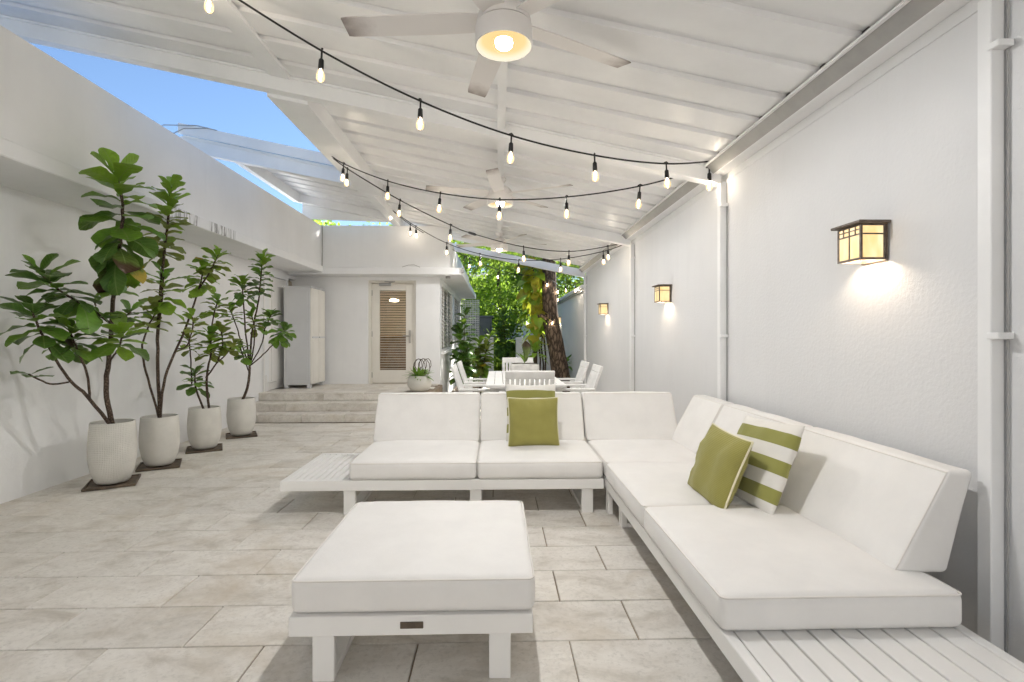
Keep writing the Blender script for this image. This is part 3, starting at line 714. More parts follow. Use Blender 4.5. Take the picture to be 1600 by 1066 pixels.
def seat_cushion(parent, cx, cy_, z0, sx, sy, sz, seed):
    o = link('seat_cushion', cushion_mesh('seat_cushion', sx, sy, sz, .030, .018, None, seed), parent, (cx, cy_, z0+sz/2))
    seam(sx, sy, sz/2-.007).build('piping', PIPEM, o, True)
    return o
def back_cushion(parent, cx, cy_, z0, length, rz, seed, hgt=.375, d0=.20, d1=.095, lean=.205):
    """wedge: local x = length, local +y = towards the back; front face leans back"""
    D = .2
    def warp(p):
        t = (p.z + hgt/2)/hgt; f = (p.y + D/2)/D
        front = lean*t; rear = d0 + (lean + d1 - d0)*t
        return Vector((p.x, front + (rear-front)*f, p.z))
    me = cushion_mesh('back_cushion', length, D, hgt, .02, .004, warp, seed)
    # slight belly on the front face
    for v in me.vertices:
        pass
    o = link('back_cushion', me, parent, (cx, cy_, z0+hgt/2), (0, 0, rz))
    pts = []
    for (x, z) in ((-1, -1), (1, -1), (1, 1), (-1, 1)): pts.append((x*(length/2-.008), z*(hgt/2-.006)))
    full = []
    for i in range(4):
        a, b = pts[i], pts[(i+1) % 4]
        for k in range(10):
            t = k/10; full.append(warp(Vector((a[0]+(b[0]-a[0])*t, -D/2+.003, a[1]+(b[1]-a[1])*t))))
    MB().tube(full, .0032, 6, closed=True).build('piping', PIPEM, o, True)
    return o
def leg_loop(parent, x0, x1, y0, y1, z1, along='y', t=.035):
    m = MB()
    if along == 'y':
        m.box(x0, x1, y0, y0+t, 0, z1, bev=.003); m.box(x0, x1, y1-t, y1, 0, z1, bev=.003); m.box(x0+.002, x1-.002, y0+t, y1-t, 0, .03, bev=.003)
    else:
        m.box(x0, x0+t, y0, y1, 0, z1, bev=.003); m.box(x1-t, x1, y0, y1, 0, z1, bev=.003); m.box(x0+t, x1-t, y0+.002, y1-.002, 0, .03, bev=.003)
    return m.build('leg', ALU, parent)
def rim(parent, x0, x1, y0, y1, z0=.17, z1=.24, t=.04):
    m = MB(); m.box(x0, x1, y0, y0+t, z0, z1, bev=.003); m.box(x0, x1, y1-t, y1, z0, z1, bev=.003); m.box(x0, x0+t, y0+t, y1-t, z0, z1, bev=.003); m.box(x1-t, x1, y0+t, y1-t, z0, z1, bev=.003)
    return m.build('frame', ALU, parent)

# back sofa (faces the camera)
OX, OY = -.37, 3.96
s1 = thing('outdoor_sofa', 'white two-seat outdoor sofa across the patio with slatted side table at its left end', 'sofa', (OX, OY, 0))
def L1(x): return x - OX
rim(s1, -1.485-OX, .742-OX, 3.545-OY, 4.385-OY)
n = 9; ww = (.46-.04)/n
for i in range(n):
    a = -1.445 - OX + i*ww
    MB().box(a+.0035, a+ww-.0035, 3.585-OY+.001, 4.345-OY-.001, .218, .2385, bev=.002).build('slat', ALU, s1)
MB().box(-1.02-OX, .70-OX, 3.586-OY, 4.344-OY, .205, .232).build('seat_deck', ALU, s1)
for x in (-1.06, -.19, .59): leg_loop(s1, x-OX, x+.08-OX, 3.56-OY, 4.36-OY, .17)
seat_cushion(s1, -.583-OX, 3.925-OY, .24, .876, .775, .123, 1.0)
seat_cushion(s1, .300-OX, 3.925-OY, .24, .876, .775, .123, 5.0)
back_cushion(s1, -.588-OX, 4.235-OY, .362, .875, 0, 2.0)
back_cushion(s1, .295-OX, 4.235-OY, .362, .870, 0, 8.0)
# right sofa (along the wall) with the corner seat
OX, OY = 1.18, 2.8
s2 = thing('outdoor_sofa', 'long white corner sofa along the right wall with slatted near end', 'sofa', (OX, OY, 0))
rim(s2, .755-OX, 1.602-OX, 1.16-OY, 4.385-OY)
n = 9; ww = (.847-.08)/n
for i in range(n):
    a = .795 - OX + i*ww
    MB().box(a+.004, a+ww-.004, 1.20-OY+.001, 1.72-OY, .216, .2385, bev=.002).build('slat', ALU, s2)
MB().box(.80-OX, 1.56-OX, 1.72-OY, 4.34-OY, .205, .232).build('seat_deck', ALU, s2)
for y in (1.28, 3.27, 4.22): leg_loop(s2, .80-OX, 1.57-OX, y-OY, y+.08-OY, .17, 'x')
MB().box(.765-OX, .80-OX, 3.52-OY, 3.59-OY, 0, .17, bev=.003).build('leg', ALU, s2)
seat_cushion(s2, 1.150-OX, 3.940-OY, .24, .79, .84, .121, 12.0)
seat_cushion(s2, 1.165-OX, 3.065-OY, .24, .84, .90, .123, 17.0)
seat_cushion(s2, 1.165-OX, 2.145-OY, .24, .84, .92, .124, 23.0)
back_cushion(s2, 1.135-OX, 4.235-OY, .362, .785, 0, 31.0)
back_cushion(s2, 1.453-OX, 4.00-OY, .362, .565, R(-90), 35.0)
back_cushion(s2, 1.453-OX, 3.235-OY, .362, .93, R(-90), 39.0)
back_cushion(s2, 1.453-OX, 2.295-OY, .362, .925, R(-90), 44.0)
# ottoman
OX, OY = -.305, 2.265
ot = thing('ottoman', 'square white cushioned ottoman with small brown badge in the foreground', 'ottoman', (OX, OY, 0))
rim(ot, -.433, .433, -.435, .435)
MB().box(-.39, .39, -.39, .39, .205, .232).build('seat_deck', ALU, ot)
for x in (-.355, .275): leg_loop(ot, x, x+.078, -.42, .42, .17)
seat_cushion(ot, .004, .01, .24, .875, .875, .127, 51.0)
MB().box(-.04, .042, -.4385, -.433, .195, .219, bev=.0015).build('badge', PLAQ, ot)

# ------------------------------------------------------------------ pillows
def pillow_mesh(name, w_, h_, t_, mat, seed, nn=26):
    m = MB(); hx, hy = w_/2, h_/2
    def p(u, v, s):
        x = hx*u*(1-.055*(1-v*v)); y = hy*v*(1-.055*(1-u*u))
        k = max(0, (1-abs(u)**2.2)*(1-abs(v)**2.2))
        z = s*t_/2*(k**.42)
        ed = 1-k
        wr = mnoise.noise(Vector((x*9+seed, y*9, s)))*.015 + mnoise.noise(Vector((x*24+seed, y*24, s*3)))*.007*(.4+ed)
        z += s*wr*min(1, k*6)
        return (x, y, z)
    cs = [math.sin(math.pi/2*(-1+2*i/nn)) for i in range(nn+1)]
    for s in (-1, 1):
        vs = [p(u, v, s) for u in cs for v in cs]
        m.add(vs, [(i*(nn+1)+j, i*(nn+1)+j+1, (i+1)*(nn+1)+j+1, (i+1)*(nn+1)+j) for i in range(nn) for j in range(nn)])
    return m.mesh(name, mat, True), p
def pillow(label, w_, h_, t_, mat, seed, loc, rot, pipe=False, group=None):
    me, p = pillow_mesh('throw_pillow', w_, h_, t_, mat, seed)
    o = link('throw_pillow', me, None, loc); o.rotation_euler = rot; tag(o, label, 'pillow', group)
    if pipe:
        pts = []
        cs = [math.sin(math.pi/2*(-1+2*i/16)) for i in range(17)]
        pts += [p(u, -1, 1) for u in cs[:-1]] + [p(1, v, 1) for v in cs[:-1]] + [p(-u, 1, 1) for u in cs[:-1]] + [p(-1, -v, 1) for v in cs[:-1]]
        MB().tube(pts, .0055, 6, closed=True).build('piping', GPIPE, o, True)
    return o
# local z = pillow normal, local y = up.  Back-row pair: rotate +90 about X => normal faces -Y
pillow('green and white striped pillow behind the plain green one on the back sofa', .42, .48, .10, STRIPE, 3, (.278, 4.185, .612), (R(90-24), 0, R(0)), False, 'throw pillows')
pillow('square olive green pillow leaning upright on the back sofa', .40, .385, .13, GREEN, 9, (.285, 4.035, .556), (R(90-16), 0, R(1)), True, 'throw pillows')
pillow('green and white striped pillow propped against the right sofa back', .53, .47, .13, STRIPE, 15, (1.385, 2.685, .570), (R(90-23), R(-3), R(-87)), False, 'throw pillows')
pillow('olive green pillow with pale piping in front of the striped one on the right sofa', .45, .39, .14, GREEN, 21, (1.185, 2.725, .535), (R(90-22), R(2), R(-89)), True, 'throw pillows')

# ------------------------------------------------------------------ dining set
tb = thing('dining_table', 'long white slatted dining table behind the back sofa', 'table', (.30, 6.30, 0))
for i in range(9):
    a = -.42 + i*.0935
    MB().box(a, a+.088, -1.0, 1.0, .705, .73, bev=.003).build('slat', TIMBER, tb)
f = MB(); f.box(-.42, .418, -1.05, -1.003, .70, .731, bev=.003); f.box(-.42, .418, 1.003, 1.05, .70, .731, bev=.003); f.box(-.36, .36, -.95, -.92, .62, .704); f.box(-.36, .36, .92, .95, .62, .704); f.box(-.37, -.345, -.95, .95, .62, .7035); f.box(.345, .37, -.95, .95, .62, .7035)
f.build('apron', TIMBER, tb)
for x in (-.38, .32):
    for y in (-.97, .91): MB().box(x, x+.06, y, y+.06, 0, .704, bev=.004).build('leg', TIMBER, tb)
def make_chair():
    t = thing('dining_chair', '', 'chair', (0, 0, 0), 0, 'white slatted chairs round the dining table')
    # faces +Y (towards the table when placed on its near side)
    for s in (-1, 1):
        MB().box(s*.25-.025, s*.25+.025, .20, .25, 0, .64, bev=.004).build('leg', TIMBER, t)
        MB().box(s*.25-.025, s*.25+.025, -.27, -.22, 0, .64, bev=.004).build('leg', TIMBER, t)
        MB().box(s*.26-.032, s*.26+.032, -.30, .28, .64, .665, bev=.005).build('armrest', TIMBER, t)
    f = MB(); f.box(-.225, .225, .21, .235, .37, .42); f.box(-.225, .225, -.25, -.225, .37, .42); f.box(-.262, -.24, -.22, .20, .37, .42); f.box(.24, .262, -.22, .20, .37, .42); f.build('seat_frame', TIMBER, t)
    for i in range(6): MB().box(-.235, .235, -.21 + i*.07, -.15 + i*.07, .42, .438, bev=.003).build('slat', TIMBER, t)
    rot = Matrix.Translation((0, -.225, .44)) @ Matrix.Rotation(R(19), 4, 'X')
    MB().box(-.235, .235, -.014, .014, .41, .49, bev=.005, mat=rot).build('top_rail', TIMBER, t)
    MB().box(-.235, .235, -.012, .012, .02, .07, bev=.004, mat=rot).build('bottom_rail', TIMBER, t)
    for s in (-1, 1): MB().box(s*.215-.02, s*.215+.02, -.013, .013, .07, .41, bev=.004, mat=rot).build('back_post', TIMBER, t)
    sm_ = MB().box(-.016, .016, -.008, .008, .068, .412, bev=.003, mat=rot).mesh('slat', TIMBER)
    for i in range(8): link('slat', sm_, t, (-.165 + i*.0471, 0, 0))
    return t
ch = make_chair()
spots = [((.31, 5.22, 0), 0, 'white slatted dining chair at the near end, back to the sofa'),
         ((.31, 7.42, 0), 180, 'white slatted dining chair at the far end behind the white planter'),
         ((-.11, 5.78, 0), -90, 'nearer dining chair on the left side of the table'),
         ((-.11, 6.62, 0), -90, 'farther dining chair on the left side of the table'),
         ((.76, 5.78, 0), 90, 'nearer dining chair on the right side of the table by the wall'),
         ((.76, 6.62, 0), 90, 'farther dining chair on the right side of the table by the wall')]
for i, (p, a, lb) in enumerate(spots):
    o = ch if i == 0 else copy_tree(ch)
    o.location = p; o.rotation_euler = (0, 0, R(a)); o['label'] = lb
# centrepiece
cp = thing('planter', 'rough white box planter with one brown spike on the dining table', 'planter', (.36, 6.75, .731))
MB().box(-.19, .19, -.11, .11, 0, .14, bev=.02).build('box', painted('rough_white_ceramic', (.62, .61, .58), .8, .12, 16, .8, 40), cp)
MB().box(-.165, .165, -.085, .085, .135, .143).build('soil', SOIL, cp)

# ------------------------------------------------------------------ potted fiddle-leaf figs
def leaf_mesh(name, mat, bend=.25, fold=.35, wav=.03, ph=0, shape='fiddle'):
    if shape == 'fiddle': T = [(0, .012), (.07, .015), (.12, .09), (.25, .155), (.4, .185), (.55, .24), (.7, .285), (.84, .265), (.94, .16), (1, .02)]
    elif shape == 'heart': T = [(0, .012), (.05, .02), (.10, .26), (.22, .37), (.38, .40), (.55, .36), (.72, .27), (.86, .16), (.95, .07), (1, .01)]
    else: T = [(0, .010), (.1, .03), (.3, .09), (.5, .12), (.7, .105), (.85, .065), (1, .005)]
    S = (-1, -.55, 0, .55, 1); vs = []; fs = []
    for (t, w_) in T:
        for s in S:
            x = s*w_; z = fold*abs(x) - bend*t*t + wav*math.sin(t*13 + ph + (2 if s > 0 else 0))*s*s
            vs.append((x, t - .06*bend*t*t, z))
    for i in range(len(T)-1):
        for j in range(4): fs.append((i*5+j, i*5+j+1, i*5+6+j, i*5+5+j))
    return MB().add(vs, fs).mesh(name, mat, True)
LEAVES = {}
for key, mat in dict(dark=LDARK, mid=LMID, light=LLIGHT, olive=LOLIVE, yellow=LYEL, brown=LBROWN).items():
    LEAVES[key] = [leaf_mesh('leaf', mat, .16+.12*i, .30-.05*i, .022+.012*i, i*1.7) for i in range(3)]
LEAVES['vine'] = [leaf_mesh('leaf', LVINE, .3+.1*i, .2, .02, i, 'heart') for i in range(2)]
LEAVES['viney'] = [leaf_mesh('leaf', LVINEY, .3+.1*i, .2, .03, i, 'heart') for i in range(2)]
LEAVES['lance'] = [leaf_mesh('leaf', LMID, .3+.25*i, .3, .01, i, 'lance') for i in range(2)]
LEAVES['lancel'] = [leaf_mesh('leaf', LLIGHT, .3+.25*i, .3, .01, i, 'lance') for i in range(2)]
rnd = random.Random(21)
def put_leaf(parent, origin, p, d, ln, key, roll=0.0, wide=1.0):
    d = d.normalized(); up = Vector((0, 0, 1))
    if abs(d.z) > .95: up = Vector((rnd.uniform(-1, 1), rnd.uniform(-1, 1), .2))
    x = d.cross(up).normalized(); z = x.cross(d).normalized()
    m = Matrix((x, d, z)).transposed().to_4x4()
    m = Matrix.Translation(p - origin) @ m @ Matrix.Rotation(roll, 4, 'Y') @ Matrix.Diagonal((ln*wide, ln, ln, 1))
    return link('leaf', rnd.choice(LEAVES[key]), parent, mat=m)
def shoot(parent, origin, pts, zone, n, ln, keys, el=(70, -10), tipkeys=None, lowkeys=None, xmin=-3.6, r0=.014, r1=.006, draw=True, wide=1.0, topx=None):
    pts = [Vector(p) for p in pts]; c = catmull(pts, 6)
    if draw:
        k = len(c)
        MB().tube([q - origin + Vector((rnd.uniform(-.003, .003), rnd.uniform(-.003, .003), 0)) for q in c], [r0+(r1-r0)*i/(k-1) for i in range(k)], 7).build('branch', STEM, parent, True)
    rev = c[::-1]; acc = [0]
    for a, b in zip(rev, rev[1:]): acc.append(acc[-1] + (b-a).length)
    az = rnd.uniform(0, 6.28)
    n = int(n*1.3); ln *= 1.03; wide *= 1.12
    for i in range(n):
        s = i/max(1, n-1); dist = min(s*zone, acc[-1]*.98)
        j = max(q for q in range(len(acc)) if acc[q] <= dist); j = min(j, len(rev)-2)
        f = (dist-acc[j])/max(1e-6, acc[j+1]-acc[j]); p = rev[j].lerp(rev[j+1], f)
        ax = (rev[j]-rev[j+1]).normalized()
        az += 2.4 + rnd.uniform(-.25, .25)
        e = R(el[0] + (el[1]-el[0])*s**.7 + rnd.uniform(-10, 10))
        side = Vector((math.cos(az), math.sin(az), 0))
        d = side*math.cos(e) + (ax*.35 + Vector((0, 0, .65))).normalized()*math.sin(e)
        L = ln*rnd.uniform(.78, 1.12)*(.72 + .28*min(1, s*4+.2))
        for q in range(3):
            lim = xmin if p.z + d.z*L < 2.2 else max(xmin, -2.98)
            if (p + d*L).x < lim: d.x = abs(d.x)*.6; d.y += rnd.choice((-.4, -.2))
        ks = keys
        if tipkeys and s < .3: ks = tipkeys
        if lowkeys and s > .72: ks = lowkeys
        put_leaf(parent, origin, p, d, L, rnd.choice(ks), rnd.uniform(-.35, .35), wide)
def pot_mesh(r, h):
    prof = [(0, 0), (r*.66, 0), (r*.74, .015), (r*.90, h*.18), (r*1.0, h*.38), (r*1.02, h*.55), (r*.985, h*.8), (r*.945, h*.985), (r*.93, h), (r*.87, h*.995), (r*.86, h*.93), (r*.85, h*.88)]
    return prof
def pot_detail():
    m = POTM.copy(); m.name = 'dimpled_white_ceramic'; nt = m.node_tree; b = nt.nodes['Principled BSDF']
    tc = N(nt, 'ShaderNodeTexCoord'); sep = N(nt, 'ShaderNodeSeparateXYZ'); nt.links.new(tc.outputs['Object'], sep.inputs[0])
    at = N(nt, 'ShaderNodeMath', operation='ARCTAN2'); nt.links.new(sep.outputs[1], at.inputs[0]); nt.links.new(sep.outputs[0], at.inputs[1])
    cb = N(nt, 'ShaderNodeCombineXYZ'); nt.links.new(at.outputs[0], cb.inputs[0]); nt.links.new(sep.outputs[2], cb.inputs[1])
    vo = N(nt, 'ShaderNodeTexVoronoi'); vo.inputs['Scale'].default_value = 1; vo.inputs['Randomness'].default_value = .15
    nt.links.new(scaled(nt, cb.outputs[0], (14, 68, 1)), vo.inputs['Vector'])
    bump(nt, vo.outputs[0], .75, .006, b); return m
POTD = pot_detail()
saucer_me = None
def fig(label, x, y, r, h, slab, potmat=POTM):
    o = Vector((x, y, .022))
    t = thing('potted_fig', label, 'potted plant', o, 0, 'potted fiddle-leaf figs along the left wall')
    MB().lathe(pot_mesh(r, h), 44).build('pot', potmat, t, True, 50)
    MB().lathe([(r*.86, h*.90), (r*.5, h*.915), (0, h*.92)], 24).build('soil', SOIL, t, True)
    r = r*1.06; s = MB(); s.box(-r*1.0, r*1.0, -r*1.0, r*1.0, 0, .008, bev=.003); s.box(-r*1.0, r*1.0, -r, -r+.012, .008, .020, bev=.002); s.box(-r, r, r-.012, r, .008, .020, bev=.002); s.box(-r, -r+.012, -r+.012, r-.012, .008, .020, bev=.002); s.box(r-.012, r, -r+.012, r-.012, .008, .020, bev=.002)
    q = s.build('saucer', painted('saucer_'+str(round(y)), (.16, .12, .085), .6, .3, 15), None, loc=(x, y, .0015)); q.rotation_euler = (0, 0, R(28))
    tag(q, slab, 'saucer', 'square saucers under the pots')
    return t, o
W1 = dict(xmin=-3.58)
# --- first (nearest, tallest)
t, o = fig('nearest tall potted fig in a dimpled white pot, spreading branches with large dark leaves', -3.21, 4.37, .165, .50, 'square brown saucer under the nearest, dimpled pot', POTD)
b0 = Vector((-3.21, 4.37, .47))
tr = [b0, P(166, 610, 4.25), P(172, 540, 4.2), P(177, 470, 4.1), P(184, 400, 3.98), P(192, 330, 3.86), P(182, 272, 3.78)]
shoot(t, o, tr, .72, 30, .25, ['dark', 'dark', 'mid'], (62, -55), ['light', 'light', 'mid'], ['yellow', 'dark', 'brown', 'mid'], r0=.021, r1=.009, wide=1.15, **W1)
shoot(t, o, [P(178, 470, 4.1), P(180, 455, 4.08), P(186, 432, 4.05)], .16, 8, .15, ['mid', 'light'], (60, 0), r0=.008, **W1)
shoot(t, o, [b0, P(135, 618, 4.1), P(105, 590, 3.95), P(70, 530, 3.75), P(48, 482, 3.62)], .26, 16, .22, ['dark', 'dark', 'mid'], (60, -25), None, ['dark', 'brown'], r0=.015, **W1)
shoot(t, o, [P(176, 508, 4.15), P(140, 482, 3.95), P(95, 455, 3.75), P(60, 425, 3.62)], .36, 20, .22, ['dark', 'dark', 'dark', 'mid'], (65, -30), r0=.010, **W1)
shoot(t, o, [P(108, 597, 3.98), P(78, 600, 3.9), P(45, 585, 3.75)], .05, 4, .13, ['dark'], (40, 10), r0=.007, **W1)
shoot(t, o, [P(140, 625, 4.15), P(136, 585, 4.05), P(120, 545, 3.9), P(108, 515, 3.82)], .18, 14, .19, ['dark', 'mid', 'dark'], (65, -20), ['mid', 'light'], r0=.010, **W1)
shoot(t, o, [P(168, 590, 4.25), P(172, 565, 4.2), P(185, 545, 4.1), P(192, 520, 4.0)], .16, 12, .20, ['mid', 'light', 'dark'], (65, -15), ['light'], r0=.009, **W1)
shoot(t, o, [P(175, 500, 4.12), P(188, 500, 4.05), P(204, 488, 4.0)], .10, 7, .14, ['mid', 'dark'], (60, -5), r0=.007, **W1)
shoot(t, o, [P(150, 478, 3.98), P(147, 472, 3.97)], .03, 2, .13, ['mid', 'dark'], (50, -60), r0=.005, **W1)
# --- second
t, o = fig('second potted fig with a slim column of small leaves and an arching right limb', -3.20, 4.95, .16, .455, 'square brown saucer under the second pot')
b0 = Vector((-3.20, 4.95, .43))
shoot(t, o, [b0, P(246, 560, 4.8), P(249, 480, 4.7), P(256, 400, 4.55), P(264, 330, 4.42), P(268, 292, 4.36)], .62, 34, .175, ['light', 'olive', 'olive'], (70, -12), ['light'], ['olive'], r0=.016, r1=.008, wide=.95, **W1)
shoot(t, o, [P(247, 520, 4.75), P(252, 480, 4.65), P(256, 432, 4.6)], .30, 15, .19, ['olive', 'light', 'olive'], (65, -15), ['mid'], r0=.008, **W1)
shoot(t, o, [b0, P(228, 580, 4.8), P(222, 545, 4.75), P(232, 510, 4.65), P(246, 485, 4.6)], .22, 12, .17, ['olive', 'light', 'olive'], (65, -10), r0=.011, **W1)
shoot(t, o, [b0, P(258, 590, 4.85), P(285, 525, 4.95), P(310, 455, 5.0), P(318, 420, 5.0)], .20, 16, .17, ['olive', 'light', 'light'], (65, -25), ['light', 'yellow'], r0=.014, **W1)
shoot(t, o, [P(312, 450, 5.0), P(328, 425, 4.98), P(341, 398, 4.96)], .20, 15, .165, ['light', 'olive'], (65, -20), ['light', 'light'], r0=.009, **W1)
shoot(t, o, [P(275, 545, 4.92), P(292, 540, 4.9), P(302, 508, 4.9), P(300, 495, 4.9)], .14, 9, .14, ['olive', 'light', 'olive'], (60, 0), r0=.006, **W1)
# --- third
t, o = fig('third potted fig, short and bushy with olive leaves', -3.18, 5.66, .16, .44, 'square brown saucer under the third pot')
b0 = Vector((-3.18, 5.66, .41))
shoot(t, o, [b0, P(306, 605, 5.55), P(305, 580, 5.5)], .20, 15, .16, ['dark', 'mid'], (60, -15), r0=.012, **W1)
shoot(t, o, [b0+Vector((.05, 0, 0)), P(323, 590, 5.55), P(330, 550, 5.5), P(328, 525, 5.45)], .22, 18, .17, ['light', 'olive'], (65, -20), ['mid', 'light'], r0=.014, **W1)
shoot(t, o, [P(322, 590, 5.55), P(338, 568, 5.5), P(348, 540, 5.5), P(345, 515, 5.5)], .20, 14, .16, ['olive', 'light', 'olive'], (65, -15), r0=.009, **W1)
shoot(t, o, [P(300, 600, 5.55), P(298, 560, 5.5), P(295, 530, 5.45)], .12, 10, .14, ['olive', 'light', 'olive'], (60, -10), r0=.007, **W1)
shoot(t, o, [P(328, 545, 5.5), P(332, 505, 5.5), P(340, 470, 5.5)], .14, 13, .155, ['olive', 'light', 'olive'], (62, -12), ['mid'], r0=.008, **W1)
shoot(t, o, [P(338, 568, 5.5), P(352, 555, 5.5), P(366, 535, 5.5)], .10, 9, .14, ['olive', 'light', 'olive'], (60, 0), r0=.007, **W1)
# --- fourth
t, o = fig('farthest potted fig beside the steps with bright green rosettes', -3.16, 6.42, .16, .445, 'square brown saucer under the pot nearest the steps')
b0 = Vector((-3.16, 6.42, .41))
fk = P(390, 572, 6.3)
shoot(t, o, [b0, P(388, 600, 6.33), fk], .01, 0, .1, ['mid'], r0=.017, r1=.014, **W1)
shoot(t, o, [fk, P(394, 520, 6.25), P(404, 470, 6.2), P(408, 430, 6.15), P(411, 402, 6.1)], .45, 26, .155, ['mid', 'dark'], (68, -12), ['light', 'mid'], r0=.012, **W1)
shoot(t, o, [fk, P(384, 520, 6.2), P(380, 470, 6.15), P(378, 440, 6.1)], .22, 17, .16, ['mid', 'dark'], (68, -25), ['light'], r0=.010, **W1)
shoot(t, o, [fk, P(396, 545, 6.25), P(398, 510, 6.2), P(392, 492, 6.15)], .18, 13, .15, ['mid', 'olive'], (65, -20), r0=.009, **W1)
shoot(t, o, [fk, P(405, 560, 6.25), P(425, 540, 6.15), P(446, 516, 6.05)], .14, 18, .155, ['dark', 'mid'], (65, -45), r0=.009, **W1)
shoot(t, o, [fk, P(408, 540, 6.25), P(414, 515, 6.2), P(424, 492, 6.1)], .12, 11, .14, ['mid', 'dark'], (65, -10), r0=.008, **W1)
shoot(t, o, [fk, P(380, 545, 6.2), P(368, 505, 6.15), P(360, 485, 6.1)], .14, 12, .145, ['olive', 'mid'], (65, -15), r0=.008, **W1)
shoot(t, o, [P(389, 580, 6.3), P(382, 562, 6.22), P(376, 545, 6.15)], .13, 11, .14, ['mid', 'dark'], (60, -20), r0=.008, **W1)

# ------------------------------------------------------------------ storage cabinet on the platform
cb = thing('storage_cabinet', 'tall grey plastic storage cabinet with ivory doors on the platform', 'cabinet', (-3.29, 8.96, .361))
MB().box(-.26, .175, -.345, .33, .055, 1.68, bev=.006).build('body', CABG, cb)
MB().box(-.27, .195, -.355, .34, 1.68, 1.705, bev=.006).build('top', CABG, cb)
for z0, z1 in ((.12, .80), (.90, 1.62)):
    f = MB(); f.box(-.215, .13, -.352, -.3445, z0, z0+.012); f.box(-.215, .13, -.352, -.3445, z1-.012, z1); f.box(-.215, -.203, -.352, -.3445, z0+.012, z1-.012); f.box(.118, .13, -.352, -.3445, z0+.012, z1-.012)
    f.build('side_panel', CABG, cb)
for y0, y1 in ((-.34, -.008), (-.002, .325)):
    dd = MB().box(.175, .20, y0, y1, .07, 1.672, bev=.006).build('door', CABW, cb)
    MB().box(.2, .206, y0+.05, y1-.05, .14, .78, bev=.003).build('door_panel', CABW, dd); MB().box(.2, .206, y0+.05, y1-.05, .92, 1.60, bev=.003).build('door_panel', CABW, dd)
    MB().box(.2, .215, y0+.02, y1-.02, .835, .865, bev=.004).build('door_bar', CABG, dd)
for x in (-.25, .12):
    for y in (-.34, .27): MB().box(x, x+.06, y, y+.06, 0, .055).build('foot', CABG, cb)

# bowl planter on the platform corner
bp = thing('bowl_planter', 'round white bowl planter with curling stems on the platform by the door', 'planter', (-1.225, 8.10, .361))
MB().lathe([(0, 0), (.09, 0), (.14, .02), (.185, .09), (.19, .15), (.17, .215), (.135, .25), (.12, .245), (.12, .20)], 40).build('bowl', POTM, bp, True, 50)
MB().lathe([(.125, .215), (0, .225)], 20).build('soil', SOIL, bp)
for k in range(44):
    a = k*2.4; e = R(rnd.uniform(15, 75)); put_leaf(bp, Vector((0,0,0)), Vector((math.cos(a)*.05, math.sin(a)*.05, .22)), Vector((math.cos(a)*math.cos(e), math.sin(a)*math.cos(e), math.sin(e))), rnd.uniform(.13, .24), 'lance', 0, 1.0)
for k in range(5):
    a = -.5 + k*.3; c0 = Vector((-.02+.03*k, .02*(k-2), .22))
    pts = [c0 + Vector((.085*math.sin(q*.7)*(1 if k % 2 else -.8), .02*k, .12 - .12*math.cos(q*.7) + .012*q)) for q in range(9)]
    MB().tube(pts, .006, 6).build('stem', STEM, bp, True)

# ------------------------------------------------------------------ garden behind the patio
gw = thing('garden_wall', 'low white garden wall left of the path, behind the leafy shrub', 'wall', (0, 0, 0))
MB().box(-1.05, -.105, 14.5, 14.66, -.05, 1.2, bev=.01).build('wall', WALL, gw)
gw = thing('garden_wall', 'low white garden wall right of the path, behind the tree trunk', 'wall', (0, 0, 0))
MB().box(.53, XW-.021, 14.5, 14.66, -.05, 1.2, bev=.01).build('wall', WALL, gw)
lt = thing('lattice_screen', 'square lattice screen under the house eyebrow beyond the side windows', 'lattice', (-1.02, 14.8, 1.2))
for i in range(11): MB().box(i*.048, i*.048+.016, 0, .008, 0, 1.08).build('lath', TIMBER, lt)
for i in range(21): MB().box(0, .50, .0085, .016, i*.052, i*.052+.016).build('lath', TIMBER, lt)
gs = thing('garden_shed', 'dark grey garden shed behind the low wall and lattice', 'shed', (-.45, 16.4, 0))
MB().box(-.5, .27, 0, 1.6, -.05, 1.82).build('wall', GREYW, gs)
MB().box(-.56, .33, -.06, 1.66, 1.82, 1.88, bev=.01).build('roof', GREYW, gs)
MB().box(-.1, .22, -.02, -.002, 0, 1.7, bev=.004).build('door', GREYW, gs)
nh = thing('neighbour_house', 'pale neighbouring house glimpsed between the trees', 'house', (.2, 30, 0))
MB().box(-4, 3, 0, 5, -.05, 3.6).build('wall', painted('pale_house_wall', (.55, .57, .6), .7), nh)
MB().add([(-4.4, -.4, 3.6), (3.4, -.4, 3.6), (3.4, 5.4, 3.6), (-4.4, 5.4, 3.6), (-4.4, 2.5, 5.2), (3.4, 2.5, 5.2)], [(0,1,5,4), (3,4,5,2), (0,4,3), (1,2,5), (0,3,2,1)]).build('roof', painted('grey_roof', (.25, .26, .28), .8), nh)
wdw = MB().box(-1.5, -.3, -.04, -.003, 2.0, 3.1, bev=.01).build('window', ALU, nh); MB().box(-1.42, -.38, -.06, -.041, 2.08, 3.02).build('pane', painted('blue_pane', (.10, .16, .30), .1), wdw)
